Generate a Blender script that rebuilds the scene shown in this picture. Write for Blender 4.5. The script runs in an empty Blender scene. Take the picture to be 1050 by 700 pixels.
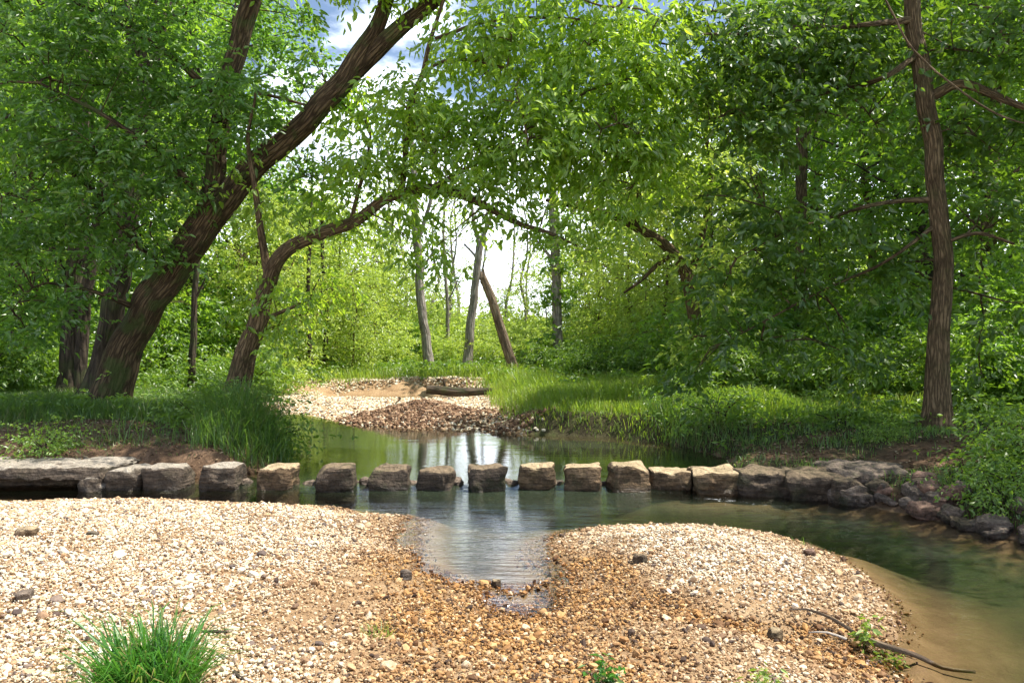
import bpy, bmesh, math, random
import numpy as np
from mathutils import Vector, Matrix

rng = np.random.default_rng(11)
random.seed(5)
F, CX, HY, CH = 817.0, 525.0, 350.0, 1.9
SUN_AZ, SUN_EL = math.radians(86), math.radians(63)

scene = bpy.context.scene
COL = scene.collection


def at(px, py, Y):
    return np.array([(px - CX) * Y / F, Y, CH - (py - HY) * Y / F])


def nrm(v):
    return v / np.maximum(np.linalg.norm(v, axis=-1, keepdims=True), 1e-9)


def sstep(a, b, x):
    t = np.clip((x - a) / (b - a), 0, 1)
    return t * t * (3 - 2 * t)


# ------------------------------------------------------------------ noise
def _hash(i, j, k, s):
    h = (i * 374761393 + j * 668265263 + k * 2147483647 + s * 1274126177) & 0xFFFFFFFF
    h = ((h ^ (h >> 13)) * 1274126177) & 0xFFFFFFFF
    h = h ^ (h >> 16)
    return (h & 0xFFFFFF) / float(0xFFFFFF)


def vnoise(x, y, z=None, s=0):
    x = np.asarray(x, float); y = np.asarray(y, float)
    z = np.zeros_like(x) if z is None else np.asarray(z, float)
    i, j, k = np.floor(x).astype(np.int64), np.floor(y).astype(np.int64), np.floor(z).astype(np.int64)
    fx, fy, fz = x - i, y - j, z - k
    fx, fy, fz = [f * f * (3 - 2 * f) for f in (fx, fy, fz)]
    r = 0
    for a in (0, 1):
        wa = fx if a else 1 - fx
        for b in (0, 1):
            wb = fy if b else 1 - fy
            for c in (0, 1):
                wc = fz if c else 1 - fz
                r = r + wa * wb * wc * _hash(i + a, j + b, k + c, s)
    return r * 2 - 1


def fbm(x, y, z=None, s=0, o=4):
    r, a, f = 0, 0.5, 1.0
    for q in range(o):
        r = r + a * vnoise(x * f, y * f, None if z is None else z * f, s + q)
        a *= 0.5; f *= 2.03
    return r


# ------------------------------------------------------------------ meshes
def build_mesh(name, V, faces, smooth=True, mat=None, attrs=None):
    """faces: list of int arrays (n,k)."""
    V = np.asarray(V, np.float32)
    me = bpy.data.meshes.new(name)
    me.vertices.add(len(V))
    me.vertices.foreach_set('co', V.ravel())
    faces = [np.asarray(f, np.int32) for f in faces if len(f)]
    loops = np.concatenate([f.ravel() for f in faces])
    tot = np.concatenate([np.full(len(f), f.shape[1], np.int32) for f in faces])
    start = np.concatenate([[0], np.cumsum(tot)[:-1]]).astype(np.int32)
    me.loops.add(len(loops))
    me.loops.foreach_set('vertex_index', loops)
    me.polygons.add(len(tot))
    me.polygons.foreach_set('loop_start', start)
    me.polygons.foreach_set('use_smooth', np.full(len(tot), smooth, bool))
    for an, (typ, arr) in (attrs or {}).items():
        a = me.attributes.new(an, typ, 'POINT')
        key = 'vector' if typ == 'FLOAT_VECTOR' else ('color' if typ == 'FLOAT_COLOR' else 'value')
        a.data.foreach_set(key, np.asarray(arr, np.float32).ravel())
    if mat:
        me.materials.append(mat)
    me.update(calc_edges=True)
    me.validate()
    return me


class MB:
    def __init__(s):
        s.V = []; s.Fc = []; s.n = 0; s.tc = []

    def add(s, V, faces, tc=None):
        V = np.asarray(V, float)
        s.V.append(V)
        s.tc.append(V if tc is None else tc)
        for f in faces:
            if len(f):
                s.Fc.append(np.asarray(f, np.int64) + s.n)
        s.n += len(V)

    def mesh(s, name, mat, smooth=True, origin=(0, 0, 0)):
        V = np.concatenate(s.V) - np.asarray(origin)
        return build_mesh(name, V, s.Fc, smooth, mat, {'tc': ('FLOAT_VECTOR', np.concatenate(s.tc))})


def link(name, me, parent=None, loc=(0, 0, 0), rot=0, label=None, cat=None, group=None, kind=None):
    o = bpy.data.objects.new(name, me)
    COL.objects.link(o)
    o.location = loc
    o.rotation_euler = (0, 0, rot)
    if parent is not None:
        o.parent = parent
    for k, v in (('label', label), ('category', cat), ('group', group), ('kind', kind)):
        if v:
            o[k] = v
    return o


def copy_tree(o, loc, rot, sc, label, group=None, cat=None, tilt=(0, 0)):
    r = o.copy(); COL.objects.link(r)
    r.location = loc; r.rotation_euler = (tilt[0], tilt[1], rot); r.scale = sc if hasattr(sc, '__len__') else (sc,) * 3
    r['label'] = label
    if group:
        r['group'] = group
    elif 'group' in r:
        del r['group']
    if cat:
        r['category'] = cat
    for ch in list(o.children):
        c = ch.copy(); COL.objects.link(c); c.parent = r
    return r


# ------------------------------------------------------------------ node helpers
def new_mat(name):
    m = bpy.data.materials.new(name); m.use_nodes = True
    m.node_tree.nodes.clear()
    return m, m.node_tree


class NT:
    def __init__(s, nt): s.nt = nt

    def n(s, typ, ins=None, **kw):
        nd = s.nt.nodes.new(typ)
        for k, v in kw.items():
            setattr(nd, k, v)
        for k, v in (ins or {}).items():
            sock = nd.inputs[k]
            if isinstance(v, bpy.types.NodeSocket):
                s.nt.links.new(v, sock)
            else:
                sock.default_value = v
        return nd

    def ramp(s, fac, stops, interp='LINEAR'):
        nd = s.nt.nodes.new('ShaderNodeValToRGB')
        cr = nd.color_ramp; cr.interpolation = interp
        while len(cr.elements) < len(stops):
            cr.elements.new(0.5)
        for e, (p, c) in zip(cr.elements, stops):
            e.position = p; e.color = (*c, 1) if len(c) == 3 else c
        s.nt.links.new(fac, nd.inputs[0])
        return nd.outputs[0]

    def mix(s, fac, a, b, blend='MIX'):
        nd = s.nt.nodes.new('ShaderNodeMix'); nd.data_type = 'RGBA'; nd.blend_type = blend
        for sock, v in ((nd.inputs[0], fac), (nd.inputs[6], a), (nd.inputs[7], b)):
            if isinstance(v, bpy.types.NodeSocket): s.nt.links.new(v, sock)
            else: sock.default_value = v if not hasattr(v, '__len__') else (*v, 1)[:4]
        return nd.outputs[2]

    def math(s, op, a, b=0.0, clamp=False):
        nd = s.nt.nodes.new('ShaderNodeMath'); nd.operation = op; nd.use_clamp = clamp
        for sock, v in ((nd.inputs[0], a), (nd.inputs[1], b)):
            if isinstance(v, bpy.types.NodeSocket): s.nt.links.new(v, sock)
            else: sock.default_value = v
        return nd.outputs[0]

    def noise(s, vec, scale, detail=4, rough=0.55):
        ins = {'Scale': scale, 'Detail': detail, 'Roughness': rough}
        if vec is not None: ins['Vector'] = vec
        return s.n('ShaderNodeTexNoise', ins).outputs[0]

    def mapping(s, vec, sc):
        return s.n('ShaderNodeMapping', {'Vector': vec, 'Scale': sc}).outputs[0]

    def sm(s, v, a, b):
        nd = s.n('ShaderNodeMapRange', {'Value': v, 'From Min': a, 'From Max': b}, interpolation_type='SMOOTHSTEP')
        return nd.outputs[0]

    def out(s, sh):
        o = s.n('ShaderNodeOutputMaterial'); s.nt.links.new(sh, o.inputs[0])

    def bump(s, h, strength, dist):
        return s.n('ShaderNodeBump', {'Height': h, 'Strength': strength, 'Distance': dist}).outputs[0]


LEAF_GAIN = 1.4


def leaf_mat(name, dark, light, trans, tw=0.5, rough=0.45, gloss=0.05, dry=False):
    dark, light, trans = [tuple(np.array(c) * LEAF_GAIN) for c in (dark, light, trans)]
    m, nt = new_mat(name); t = NT(nt)
    rnd = t.n('ShaderNodeNewGeometry').outputs['Random Per Island']
    pos = t.n('ShaderNodeNewGeometry').outputs['Position']
    nz = t.noise(pos, 0.9, 2)
    f = t.math('ADD', t.math('MULTIPLY', rnd, 0.7), t.math('MULTIPLY', nz, 0.45))
    col = t.ramp(f, [(0.1, dark), (0.75, light), (0.98, (0.26, 0.19, 0.075) if dry else tuple(np.array(light) * (1.5, 1.25, 1.0)))])
    tc = t.mix(1.0, t.ramp(f, [(0.1, tuple(np.array(trans) * 0.75)), (0.8, trans), (1, tuple(np.array(trans) * (1.35, 1.1, 1)))]), (1, 1, 1), 'MULTIPLY')
    d = t.n('ShaderNodeBsdfDiffuse', {'Color': col}).outputs[0]
    tr = t.n('ShaderNodeBsdfTranslucent', {'Color': tc}).outputs[0]
    g = t.n('ShaderNodeBsdfGlossy', {'Color': (1, 1, 1, 1), 'Roughness': rough}).outputs[0]
    s1 = t.n('ShaderNodeMixShader', {0: tw, 1: d, 2: tr}).outputs[0]
    s2 = t.n('ShaderNodeMixShader', {0: gloss, 1: s1, 2: g}).outputs[0]
    t.out(s2)
    return m


def bark_mat(name, dark, mid, light, moss=0.0, scale=9.0, bs=0.9):
    m, nt = new_mat(name); t = NT(nt)
    tc = t.n('ShaderNodeAttribute', attribute_name='tc').outputs['Vector']
    v1 = t.mapping(tc, (1, 1, 0.13))
    vor = t.n('ShaderNodeTexVoronoi', {'Vector': t.n('ShaderNodeVectorMath', {0: v1, 1: t.n('ShaderNodeVectorMath', {0: t.n('ShaderNodeTexNoise', {'Vector': v1, 'Scale': scale * 0.9}).outputs[1], 'Scale': 0.05}, operation='SCALE').outputs[0]}, operation='ADD').outputs[0], 'Scale': scale}, feature='DISTANCE_TO_EDGE').outputs[0]
    crack = t.sm(vor, -0.05, 0.3)
    nz = t.noise(t.mapping(tc, (1, 1, 0.35)), scale * 1.5, 6, 0.65)
    big = t.noise(tc, 1.6, 3)
    h = t.math('ADD', t.math('MULTIPLY', crack, .8), t.math('MULTIPLY', nz, 1.3))
    col = t.ramp(t.math('MULTIPLY', h, 0.6), [(0.15, dark), (0.55, mid), (0.95, light)])
    col = t.mix(t.sm(big, 0.45, 0.7), col, t.mix(1.0, col, (0.62, 0.6, 0.58), 'MULTIPLY'))
    if moss:
        mn = t.sm(t.math('ADD', t.noise(tc, 2.3, 5), t.math('MULTIPLY', nz, 0.25)), 0.62, 0.78)
        col = t.mix(t.math('MULTIPLY', mn, moss), col, (0.05, 0.075, 0.02))
    b = t.n('ShaderNodeBsdfPrincipled', {'Base Color': col, 'Roughness': 0.9, 'Specular IOR Level': 0.2, 'Normal': t.bump(h, bs, 0.03)})
    t.out(b.outputs[0])
    return m


# ------------------------------------------------------------------ materials
M = {}
M['leaf_left'] = leaf_mat('broad_leaf_mid_green', (0.026, 0.07, 0.010), (0.062, 0.14, 0.016), (0.16, 0.33, 0.025), 0.5)
M['leaf_arch'] = leaf_mat('narrow_leaf_spring_green', (0.05, 0.11, 0.012), (0.12, 0.21, 0.018), (0.36, 0.53, 0.03), 0.58)
M['leaf_maple'] = leaf_mat('maple_leaf_deep_green', (0.02, 0.05, 0.006), (0.048, 0.105, 0.010), (0.16, 0.28, 0.015), 0.45)
M['leaf_forest'] = leaf_mat('forest_leaf_green', (0.028, 0.075, 0.010), (0.085, 0.165, 0.016), (0.28, 0.47, 0.03), 0.56)
M['leaf_yellow'] = leaf_mat('young_yellow_green_leaf', (0.10, 0.15, 0.022), (0.21, 0.29, 0.04), (0.47, 0.6, 0.08), 0.5)
M['leaf_under'] = leaf_mat('undergrowth_leaf', (0.04, 0.09, 0.011), (0.10, 0.185, 0.018), (0.24, 0.39, 0.024), 0.45)
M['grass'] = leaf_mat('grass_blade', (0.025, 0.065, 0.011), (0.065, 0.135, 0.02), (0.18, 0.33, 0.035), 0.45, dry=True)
M['grass_sun'] = leaf_mat('sunlit_tone_grass_blade', (0.07, 0.125, 0.013), (0.17, 0.26, 0.025), (0.32, 0.46, 0.03), 0.45, dry=True)  # lighter copy of the bank grass, meadow sunlight put into its colour
M['tuft'] = leaf_mat('lush_tuft_blade', (0.02, 0.08, 0.012), (0.05, 0.16, 0.02), (0.10, 0.28, 0.022), 0.4, 0.35, dry=True)
M['bark_big'] = bark_mat('furrowed_brown_bark', (0.012, 0.008, 0.005), (0.056, 0.039, 0.022), (0.15, 0.108, 0.062), 0.75, 17)
M['bark_fine'] = bark_mat('ridged_grey_brown_bark', (0.024, 0.017, 0.01), (0.10, 0.07, 0.038), (0.21, 0.15, 0.085), 0.25, 24)
M['bark_dark'] = bark_mat('dark_wet_bark', (0.018, 0.014, 0.011), (0.055, 0.043, 0.032), (0.11, 0.085, 0.06), 0.5, 11)
M['bark_pale'] = bark_mat('pale_grey_bark', (0.12, 0.10, 0.085), (0.27, 0.235, 0.2), (0.42, 0.38, 0.33), 0.1, 10)
M['wood_dead'] = bark_mat('weathered_dead_wood', (0.06, 0.044, 0.03), (0.19, 0.14, 0.095), (0.33, 0.26, 0.185), 0.0, 12)


def rock_mat(name, side, top, moss=0.5):
    m, nt = new_mat(name); t = NT(nt)
    geo = t.n('ShaderNodeNewGeometry')
    pos = geo.outputs['Position']
    sep = t.n('ShaderNodeSeparateXYZ', {0: pos})
    nsep = t.n('ShaderNodeSeparateXYZ', {0: geo.outputs['Normal']})
    st = t.noise(t.mapping(pos, (3, 3, 22)), 1.0, 5, 0.65)
    fine = t.noise(pos, 38, 6, 0.7)
    med = t.noise(pos, 7, 4, 0.6)
    vor = t.n('ShaderNodeTexVoronoi', {'Vector': pos, 'Scale': 16.0}).outputs[0]
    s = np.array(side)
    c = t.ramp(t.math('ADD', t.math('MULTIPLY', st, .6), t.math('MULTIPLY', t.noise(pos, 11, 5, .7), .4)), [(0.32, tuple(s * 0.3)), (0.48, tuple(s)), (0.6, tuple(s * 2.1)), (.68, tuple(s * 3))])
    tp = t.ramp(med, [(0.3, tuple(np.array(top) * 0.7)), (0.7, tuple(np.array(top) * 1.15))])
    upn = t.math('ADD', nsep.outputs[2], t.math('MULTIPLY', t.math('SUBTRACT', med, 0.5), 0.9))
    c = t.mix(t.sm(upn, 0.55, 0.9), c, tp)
    mm = t.math('MULTIPLY', t.sm(t.noise(pos, 3.2, 5, 0.65), 0.5, 0.66), moss)
    c = t.mix(mm, c, (0.045, 0.06, 0.016))
    c = t.mix(1.0, c, t.ramp(fine, [(0.3, (0.6, 0.58, 0.56)), (0.7, (1.2, 1.2, 1.2))]), 'MULTIPLY')
    wet = t.sm(t.math('ADD', sep.outputs[2], t.math('MULTIPLY', med, 0.08)), 0.15, 0.07)
    c = t.mix(t.math('MULTIPLY', wet, 0.6), c, t.mix(1.0, c, (0.3, 0.28, 0.26), 'MULTIPLY'))
    h = t.math('ADD', t.math('ADD', fine, t.math('MULTIPLY', st, 1.5)), t.math('MULTIPLY', vor, 0.8))
    b = t.n('ShaderNodeBsdfPrincipled', {'Base Color': c, 'Roughness': t.math('SUBTRACT', 0.88, t.math('MULTIPLY', wet, 0.5)), 'Specular IOR Level': 0.35, 'Normal': t.bump(h, 1.0, 0.04)})
    t.out(b.outputs[0])
    return m


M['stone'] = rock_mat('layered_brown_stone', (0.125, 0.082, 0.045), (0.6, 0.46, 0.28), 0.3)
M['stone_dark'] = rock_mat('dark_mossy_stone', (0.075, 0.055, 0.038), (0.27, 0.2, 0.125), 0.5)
M['stone_grey'] = rock_mat('pale_limestone_ledge', (0.085, 0.065, 0.047), (0.47, 0.41, 0.33), 0.15)
M['rubble_red'] = rock_mat('reddish_rubble_stone', (0.17, 0.10, 0.07), (0.3, 0.19, 0.14), 0.15)
M['rubble'] = rock_mat('mossy_rubble_stone', (0.13, 0.10, 0.078), (0.27, 0.21, 0.16), 0.45)


def pebble_mat(name, litter=False):
    m, nt = new_mat(name); t = NT(nt)
    geo = t.n('ShaderNodeNewGeometry')
    rnd, pos = geo.outputs['Random Per Island'], geo.outputs['Position']
    sep = t.n('ShaderNodeSeparateXYZ', {0: pos})
    pale = t.ramp(rnd, [(0.0, (0.09, 0.055, 0.04)), (0.05, (0.17, 0.14, 0.125)), (0.12, (0.34, 0.2, 0.1)), (0.24, (0.52, 0.35, 0.2)), (0.45, (0.6, 0.475, 0.31)), (0.66, (0.69, 0.6, 0.44)), (1.0, (0.78, 0.73, 0.6))])
    orange = t.ramp(rnd, [(0.0, (0.04, 0.024, 0.016)), (0.15, (0.13, 0.065, 0.028)), (0.35, (0.3, 0.15, 0.05)), (0.62, (0.43, 0.23, 0.075)), (0.88, (0.52, 0.33, 0.14)), (1.0, (0.64, 0.5, 0.33))])
    zone = t.n('ShaderNodeAttribute', attribute_name='tint').outputs['Fac']
    zf = t.math('ADD', zone, t.math('MULTIPLY', t.math('SUBTRACT', t.noise(pos, 2.0, 4), 0.5), 0.9), True)
    c = t.mix(zf, pale, orange)
    if litter:
        c = t.ramp(rnd, [(0.0, (0.06, 0.032, 0.018)), (0.4, (0.15, 0.08, 0.042)), (0.75, (0.27, 0.16, 0.09)), (1.0, (0.45, 0.31, 0.2))])
    c = t.mix(1.0, c, t.ramp(t.noise(pos, 120, 3), [(0.3, (0.8, 0.78, 0.76)), (0.7, (1.1, 1.1, 1.1))]), 'MULTIPLY')
    wet = t.sm(t.math('ADD', sep.outputs[2], t.math('MULTIPLY', t.noise(pos, 3, 3), 0.03)), 0.045, 0.022)
    c = t.mix(t.math('MULTIPLY', wet, 0.8), c, t.mix(1.0, c, (0.48, 0.34, 0.22), 'MULTIPLY'))
    b = t.n('ShaderNodeBsdfPrincipled', {'Base Color': c, 'Roughness': t.math('SUBTRACT', 0.8, t.math('MULTIPLY', wet, 0.5)), 'Specular IOR Level': 0.35})
    t.out(b.outputs[0])
    return m


M['pebble'] = pebble_mat('creek_gravel_stones')
M['litter'] = pebble_mat('brown_gravel_stones', True)


def ground_mat():
    m, nt = new_mat('creek_ground'); t = NT(nt)
    pos = t.n('ShaderNodeNewGeometry').outputs['Position']
    sep = t.n('ShaderNodeSeparateXYZ', {0: pos})
    z = t.n('ShaderNodeSeparateColor', {0: t.n('ShaderNodeAttribute', attribute_name='zone').outputs['Color']})
    n1 = t.noise(pos, 3.0, 6, 0.65); n2 = t.noise(pos, 26, 6, 0.7); n3 = t.noise(pos, 0.7, 4)
    forest = t.ramp(n1, [(0.3, (0.04, 0.03, 0.018)), (0.55, (0.07, 0.065, 0.028)), (0.75, (0.06, 0.085, 0.024))])
    sand = t.ramp(n1, [(0.25, (0.2, 0.12, 0.06)), (0.5, (0.33, 0.215, 0.115)), (0.8, (0.46, 0.345, 0.21))])
    dirt = t.ramp(n1, [(0.25, (0.07, 0.043, 0.025)), (0.5, (0.14, 0.085, 0.05)), (0.8, (0.27, 0.175, 0.11))])
    fz = lambda s: t.sm(t.math('ADD', s, t.math('MULTIPLY', t.math('SUBTRACT', n1, 0.5), 0.7)), 0.3, 0.7)
    c = t.mix(fz(z.outputs[1]), forest, dirt)
    c = t.mix(fz(z.outputs[0]), c, sand)
    c = t.mix(1.0, c, t.ramp(n2, [(0.25, (0.6, 0.57, 0.54)), (0.5, (0.95, 0.95, 0.95)), (0.75, (1.3, 1.3, 1.3))]), 'MULTIPLY')
    n4 = t.noise(t.mapping(pos, (1.0, 2.6, 1)), 1.3, 5, .6)
    bed = t.ramp(t.math('ADD', t.math('MULTIPLY', n4, 0.7), t.math('MULTIPLY', n3, 0.3)), [(0.3, (0.02, 0.028, 0.016)), (0.5, (0.042, 0.045, 0.026)), (0.7, (0.11, 0.092, 0.055))])
    pool = z.outputs[2]
    bed = t.mix(pool, bed, t.ramp(n4, [(.3, (0.018, 0.022, 0.010)), (.7, (0.045, 0.045, 0.02))]))
    sandbed = t.ramp(n1, [(0.3, (0.15, 0.095, 0.045)), (0.7, (0.3, 0.205, 0.115))])
    c = t.mix(t.sm(sep.outputs[2], 0.03, -0.02), c, sandbed)
    c = t.mix(t.math('MAXIMUM', t.sm(sep.outputs[2], -0.05, -0.2), t.math('MULTIPLY', pool, t.sm(sep.outputs[2], 0.03, -0.02))), c, bed)
    h = t.math('ADD', n2, t.math('MULTIPLY', n1, 1.5))
    b = t.n('ShaderNodeBsdfPrincipled', {'Base Color': c, 'Roughness': 0.92, 'Specular IOR Level': 0.2, 'Normal': t.bump(h, 0.8, 0.03)})
    t.out(b.outputs[0])
    return m


M['ground'] = ground_mat()


def water_mat():
    m, nt = new_mat('creek_water'); t = NT(nt)
    pos = t.n('ShaderNodeNewGeometry').outputs['Position']
    sep = t.n('ShaderNodeSeparateXYZ', {0: pos})
    depth = t.n('ShaderNodeAttribute', attribute_name='depth').outputs['Fac']
    rip = t.n('ShaderNodeAttribute', attribute_name='ripple').outputs['Fac']
    foamz = t.n('ShaderNodeAttribute', attribute_name='foam').outputs['Fac']
    w1 = t.noise(t.mapping(pos, (1.6, 5.5, 1)), 1.0, 3, 0.5)
    w2 = t.noise(t.mapping(pos, (5, 15, 1)), 1.0, 4, 0.6)
    calm = t.noise(t.mapping(pos, (0.7, 3.0, 1)), 1.0, 2, 0.5)
    h = t.math('ADD', t.math('MULTIPLY', t.math('ADD', w1, t.math('MULTIPLY', w2, 0.45)), rip), t.math('MULTIPLY', calm, 0.12))
    nb = t.bump(h, 1.0, 0.03)
    fr = t.n('ShaderNodeFresnel', {'IOR': 1.4, 'Normal': nb}).outputs[0]
    gl = t.n('ShaderNodeBsdfGlossy', {'Color': (1, 1, 1, 1), 'Roughness': 0.04, 'Normal': nb}).outputs[0]
    tcol = t.ramp(t.math('MULTIPLY', depth, 2.0), [(0, (0.97, 0.95, 0.9)), (0.35, (0.82, 0.83, 0.7)), (1.0, (0.55, 0.6, 0.45))])
    tp = t.n('ShaderNodeBsdfTransparent', {'Color': tcol}).outputs[0]
    silt = t.n('ShaderNodeBsdfDiffuse', {'Color': (0.085, 0.115, 0.07, 1)}).outputs[0]
    body = t.n('ShaderNodeMixShader', {0: t.math('MULTIPLY', t.sm(depth, 0.06, 0.35), 0.26), 1: tp, 2: silt}).outputs[0]
    surf = t.n('ShaderNodeMixShader', {0: fr, 1: body, 2: gl}).outputs[0]
    fn = t.noise(t.mapping(pos, (14, 26, 1)), 1.0, 5, 0.7)
    foam = t.math('MULTIPLY', t.sm(t.math('ADD', fn, t.math('MULTIPLY', foamz, 0.3)), 0.72, 0.86), t.sm(foamz, 0.02, 0.3))
    fd = t.n('ShaderNodeBsdfDiffuse', {'Color': (0.75, 0.78, 0.8, 1)}).outputs[0]
    surf = t.n('ShaderNodeMixShader', {0: t.math('MULTIPLY', foam, 0.8), 1: surf, 2: fd}).outputs[0]
    t.out(surf)
    return m


M['water'] = water_mat()

# ------------------------------------------------------------------ terrain
POLY = np.array([(-14, 9.5), (-9, 9.42), (-6, 9.4), (-4.6, 9.5), (-3.4, 9.4), (-2.6, 9.22), (-2.1, 9.1), (-1.6, 8.72), (-1.2, 8.6), (-1.18, 8.0),
                 (-1.12, 7.4), (-1.0, 7.0), (-.86, 6.6), (-.66, 6.4), (-.5, 6.15), (-.25, 6.2), (-.05, 5.85), (.14, 5.9), (.24, 6.2), (.5, 6.25), (.55, 6.7), (.36, 7.2), (.5, 7.7), (.74, 8.06), (1.2, 8.2), (1.75, 8.17), (2.3, 7.95), (2.62, 7.7),
                 (2.78, 7.3), (2.8, 6.8), (2.76, 5.95), (2.58, 5.4), (2.3, 4.95), (2.22, 4.4), (2.25, 3.5), (2.4, 0.5), (7, 0.5), (7.5, 4), (6.6, 6.4), (5.5, 7.2), (4.85, 7.6),
                 (4.6, 8.3), (4.35, 8.85), (4.0, 9.45), (3.4, 9.95), (2.5, 10.15), (2.5, 10.5), (2.8, 11.0), (3.2, 11.8), (3.15, 13.0), (2.7, 14.3), (1.9, 15.2), (.8, 15.6),
                 (-.1, 16), (-1.0, 16.6), (-2.3, 17.0), (-3.4, 17.6), (-4.4, 18.9), (-5.4, 20.3), (-7, 21.6), (-10, 23.5), (-10, 20.6), (-7, 18.4), (-5.2, 16), (-4.1, 13.8),
                 (-3.45, 12.5), (-3.2, 11.9), (-3.35, 11.3), (-3.9, 10.75), (-4.8, 10.5), (-6, 10.35), (-14, 10.35)], float)
POOL2 = np.array([(-6.2, 25.5), (-3.3, 24.8), (-1.6, 25.2), (-1.9, 26.8), (-3.6, 27.6), (-6.2, 27.2)], float)


def poly_sd(x, y, P):
    """signed distance, negative inside"""
    x = np.asarray(x, float); y = np.asarray(y, float)
    d = np.full(x.shape, 1e18); ins = np.zeros(x.shape, bool)
    n = len(P)
    for i in range(n):
        ax, ay = P[i]; bx, by = P[(i + 1) % n]
        ex, ey = bx - ax, by - ay
        t = np.clip(((x - ax) * ex + (y - ay) * ey) / (ex * ex + ey * ey), 0, 1)
        d = np.minimum(d, (x - ax - t * ex) ** 2 + (y - ay - t * ey) ** 2)
        c = (ay > y) != (by > y)
        xi = ax + (y - ay) / (by - ay if by != ay else 1e-9) * ex
        ins ^= c & (x < xi)
    d = np.sqrt(d)
    return np.where(ins, -d, d)


def zones(x, y):
    wob = 0.12 * fbm(x * 1.1, y * 1.1, s=3)
    front = sstep(0.25, -0.25, y - 9.95) * sstep(0.4, -0.2, x - 3.45 - 0.25 * np.maximum(0, 4 - y))
    farbar = sstep(-7.5, -5.6, x) * sstep(0.9, -0.3, x + 0.08 * (y - 16)) * sstep(15.4, 16.0, y) * sstep(27.5, 25.2, y)
    farbar = np.maximum(farbar, sstep(-9, -7.5, x) * sstep(-5.0, -6.0, x) * sstep(21, 22, y) * sstep(29, 27, y))
    return front, farbar, wob


def gz(x, y):
    x = np.asarray(x, float); y = np.asarray(y, float)
    d = poly_sd(x, y, POLY) + 0.10 * fbm(x * 1.7, y * 1.7, s=1) * sstep(0, 2, np.abs(y - 9.9) + 1.2)
    front, farbar, wob = zones(x, y)
    # outside
    h_front = 0.25 * (1 - np.exp(-np.maximum(d, 0) / 1.3)) + 0.035 * fbm(x * 1.4, y * 1.4, s=7) * sstep(0, .6, d)
    hump = 0.05 * np.exp(-(((x - 1.7) / 1.0) ** 2 + ((y - 6.6) / 0.9) ** 2))
    dip = -.05 * np.exp(-(((y - (5.9 - .52 * x)) / .3) ** 2)) * sstep(.3, 1.0, x) - 0.10 * np.exp(-(((x - 0.15) / .55) ** 2 + ((y - 5.3) / 0.9) ** 2))
    h_front = h_front + hump + dip
    h_far = 0.16 * (1 - np.exp(-np.maximum(d, 0) / 0.9)) + 0.34 * np.exp(-(((x + 2.1) / 1.1) ** 2 + ((y - 18.5) / 0.8) ** 2)) + 0.16 * np.exp(-(((x - 0.15) / .55) ** 2 + ((y - 16.4) / 0.35) ** 2)) + 0.03 * fbm(x * 2, y * 2, s=9)
    steep = 0.75 - 0.35 * sstep(13, 16, y)
    left = sstep(-2, -5, x) * sstep(16, 11, y)
    bank_h = 0.5 - 0.12 * left * sstep(12.6, 10.4, y)
    h_bank = bank_h * sstep(0, steep, d) + 0.012 * np.clip(d - 1, 0, 30) + 0.10 * fbm(x * .6, y * .6, s=5) * sstep(.3, 2, d)
    right = sstep(2.6, 3.4, x) * sstep(14.5, 12.8, y)
    h_right_bank = .27 * sstep(0, .45, d) + .27 * sstep(.7, 2.6, d) + 0.012 * np.clip(d - 1, 0, 30) + 0.07 * fbm(x * 1.3, y * 1.3, s=5) * sstep(.2, 1.2, d)
    h_bank = h_bank * (1 - right) + h_right_bank * right
    out = h_bank * (1 - front) * (1 - farbar) + h_front * front + h_far * farbar * (1 - front)
    # inside: bed
    shallow = sstep(9.3, 8.5, y) * sstep(0.9, 0.4, x)
    di = np.maximum(-d, 0)
    deep = 0.42 * sstep(0, 2.2, di) + 0.06 * sstep(0, .25, di)
    sh = 0.05 * sstep(0, .3, di) + .10 * sstep(.2, .7, di)
    strm = 0.09 * sstep(0, .35, di) + .27 * sstep(.25, 1.2, di) * (.3 + .7 * sstep(5.6, 7.6, y - .35 * (x - 3)))
    frontw = sstep(9.8, 9.2, y)
    bed = -(deep * (1 - frontw) + frontw * (strm * (1 - shallow) + sh * shallow)) + 0.02 * fbm(x * 2.2, y * 2.2, s=8)
    z = np.where(d > 0, out + 0.004, bed)
    d2 = poly_sd(x, y, POOL2) + 0.15 * fbm(x * 1.1, y * 1.1, s=15)
    z = np.where(d2 < 0.6, z * sstep(0, .6, d2) - 0.12 * sstep(0.25, -0.2, d2), z)
    return z


def axis(lo, a, b, hi, step, g=1.16):
    mid = list(np.arange(a, b, step))
    s, v, L = step, a, []
    while v > lo:
        s *= g; v -= s; L.append(v)
    s, v, R = step, mid[-1], []
    while v < hi:
        s *= g; v += s; R.append(v)
    return np.array(L[::-1] + mid + R)


def grid(xs, ys):
    X, Y = np.meshgrid(xs, ys)
    nx, ny = len(xs), len(ys)
    i = np.arange(nx * ny).reshape(ny, nx)
    q = np.stack([i[:-1, :-1], i[:-1, 1:], i[1:, 1:], i[1:, :-1]], -1).reshape(-1, 4)
    return X.ravel(), Y.ravel(), q


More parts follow.
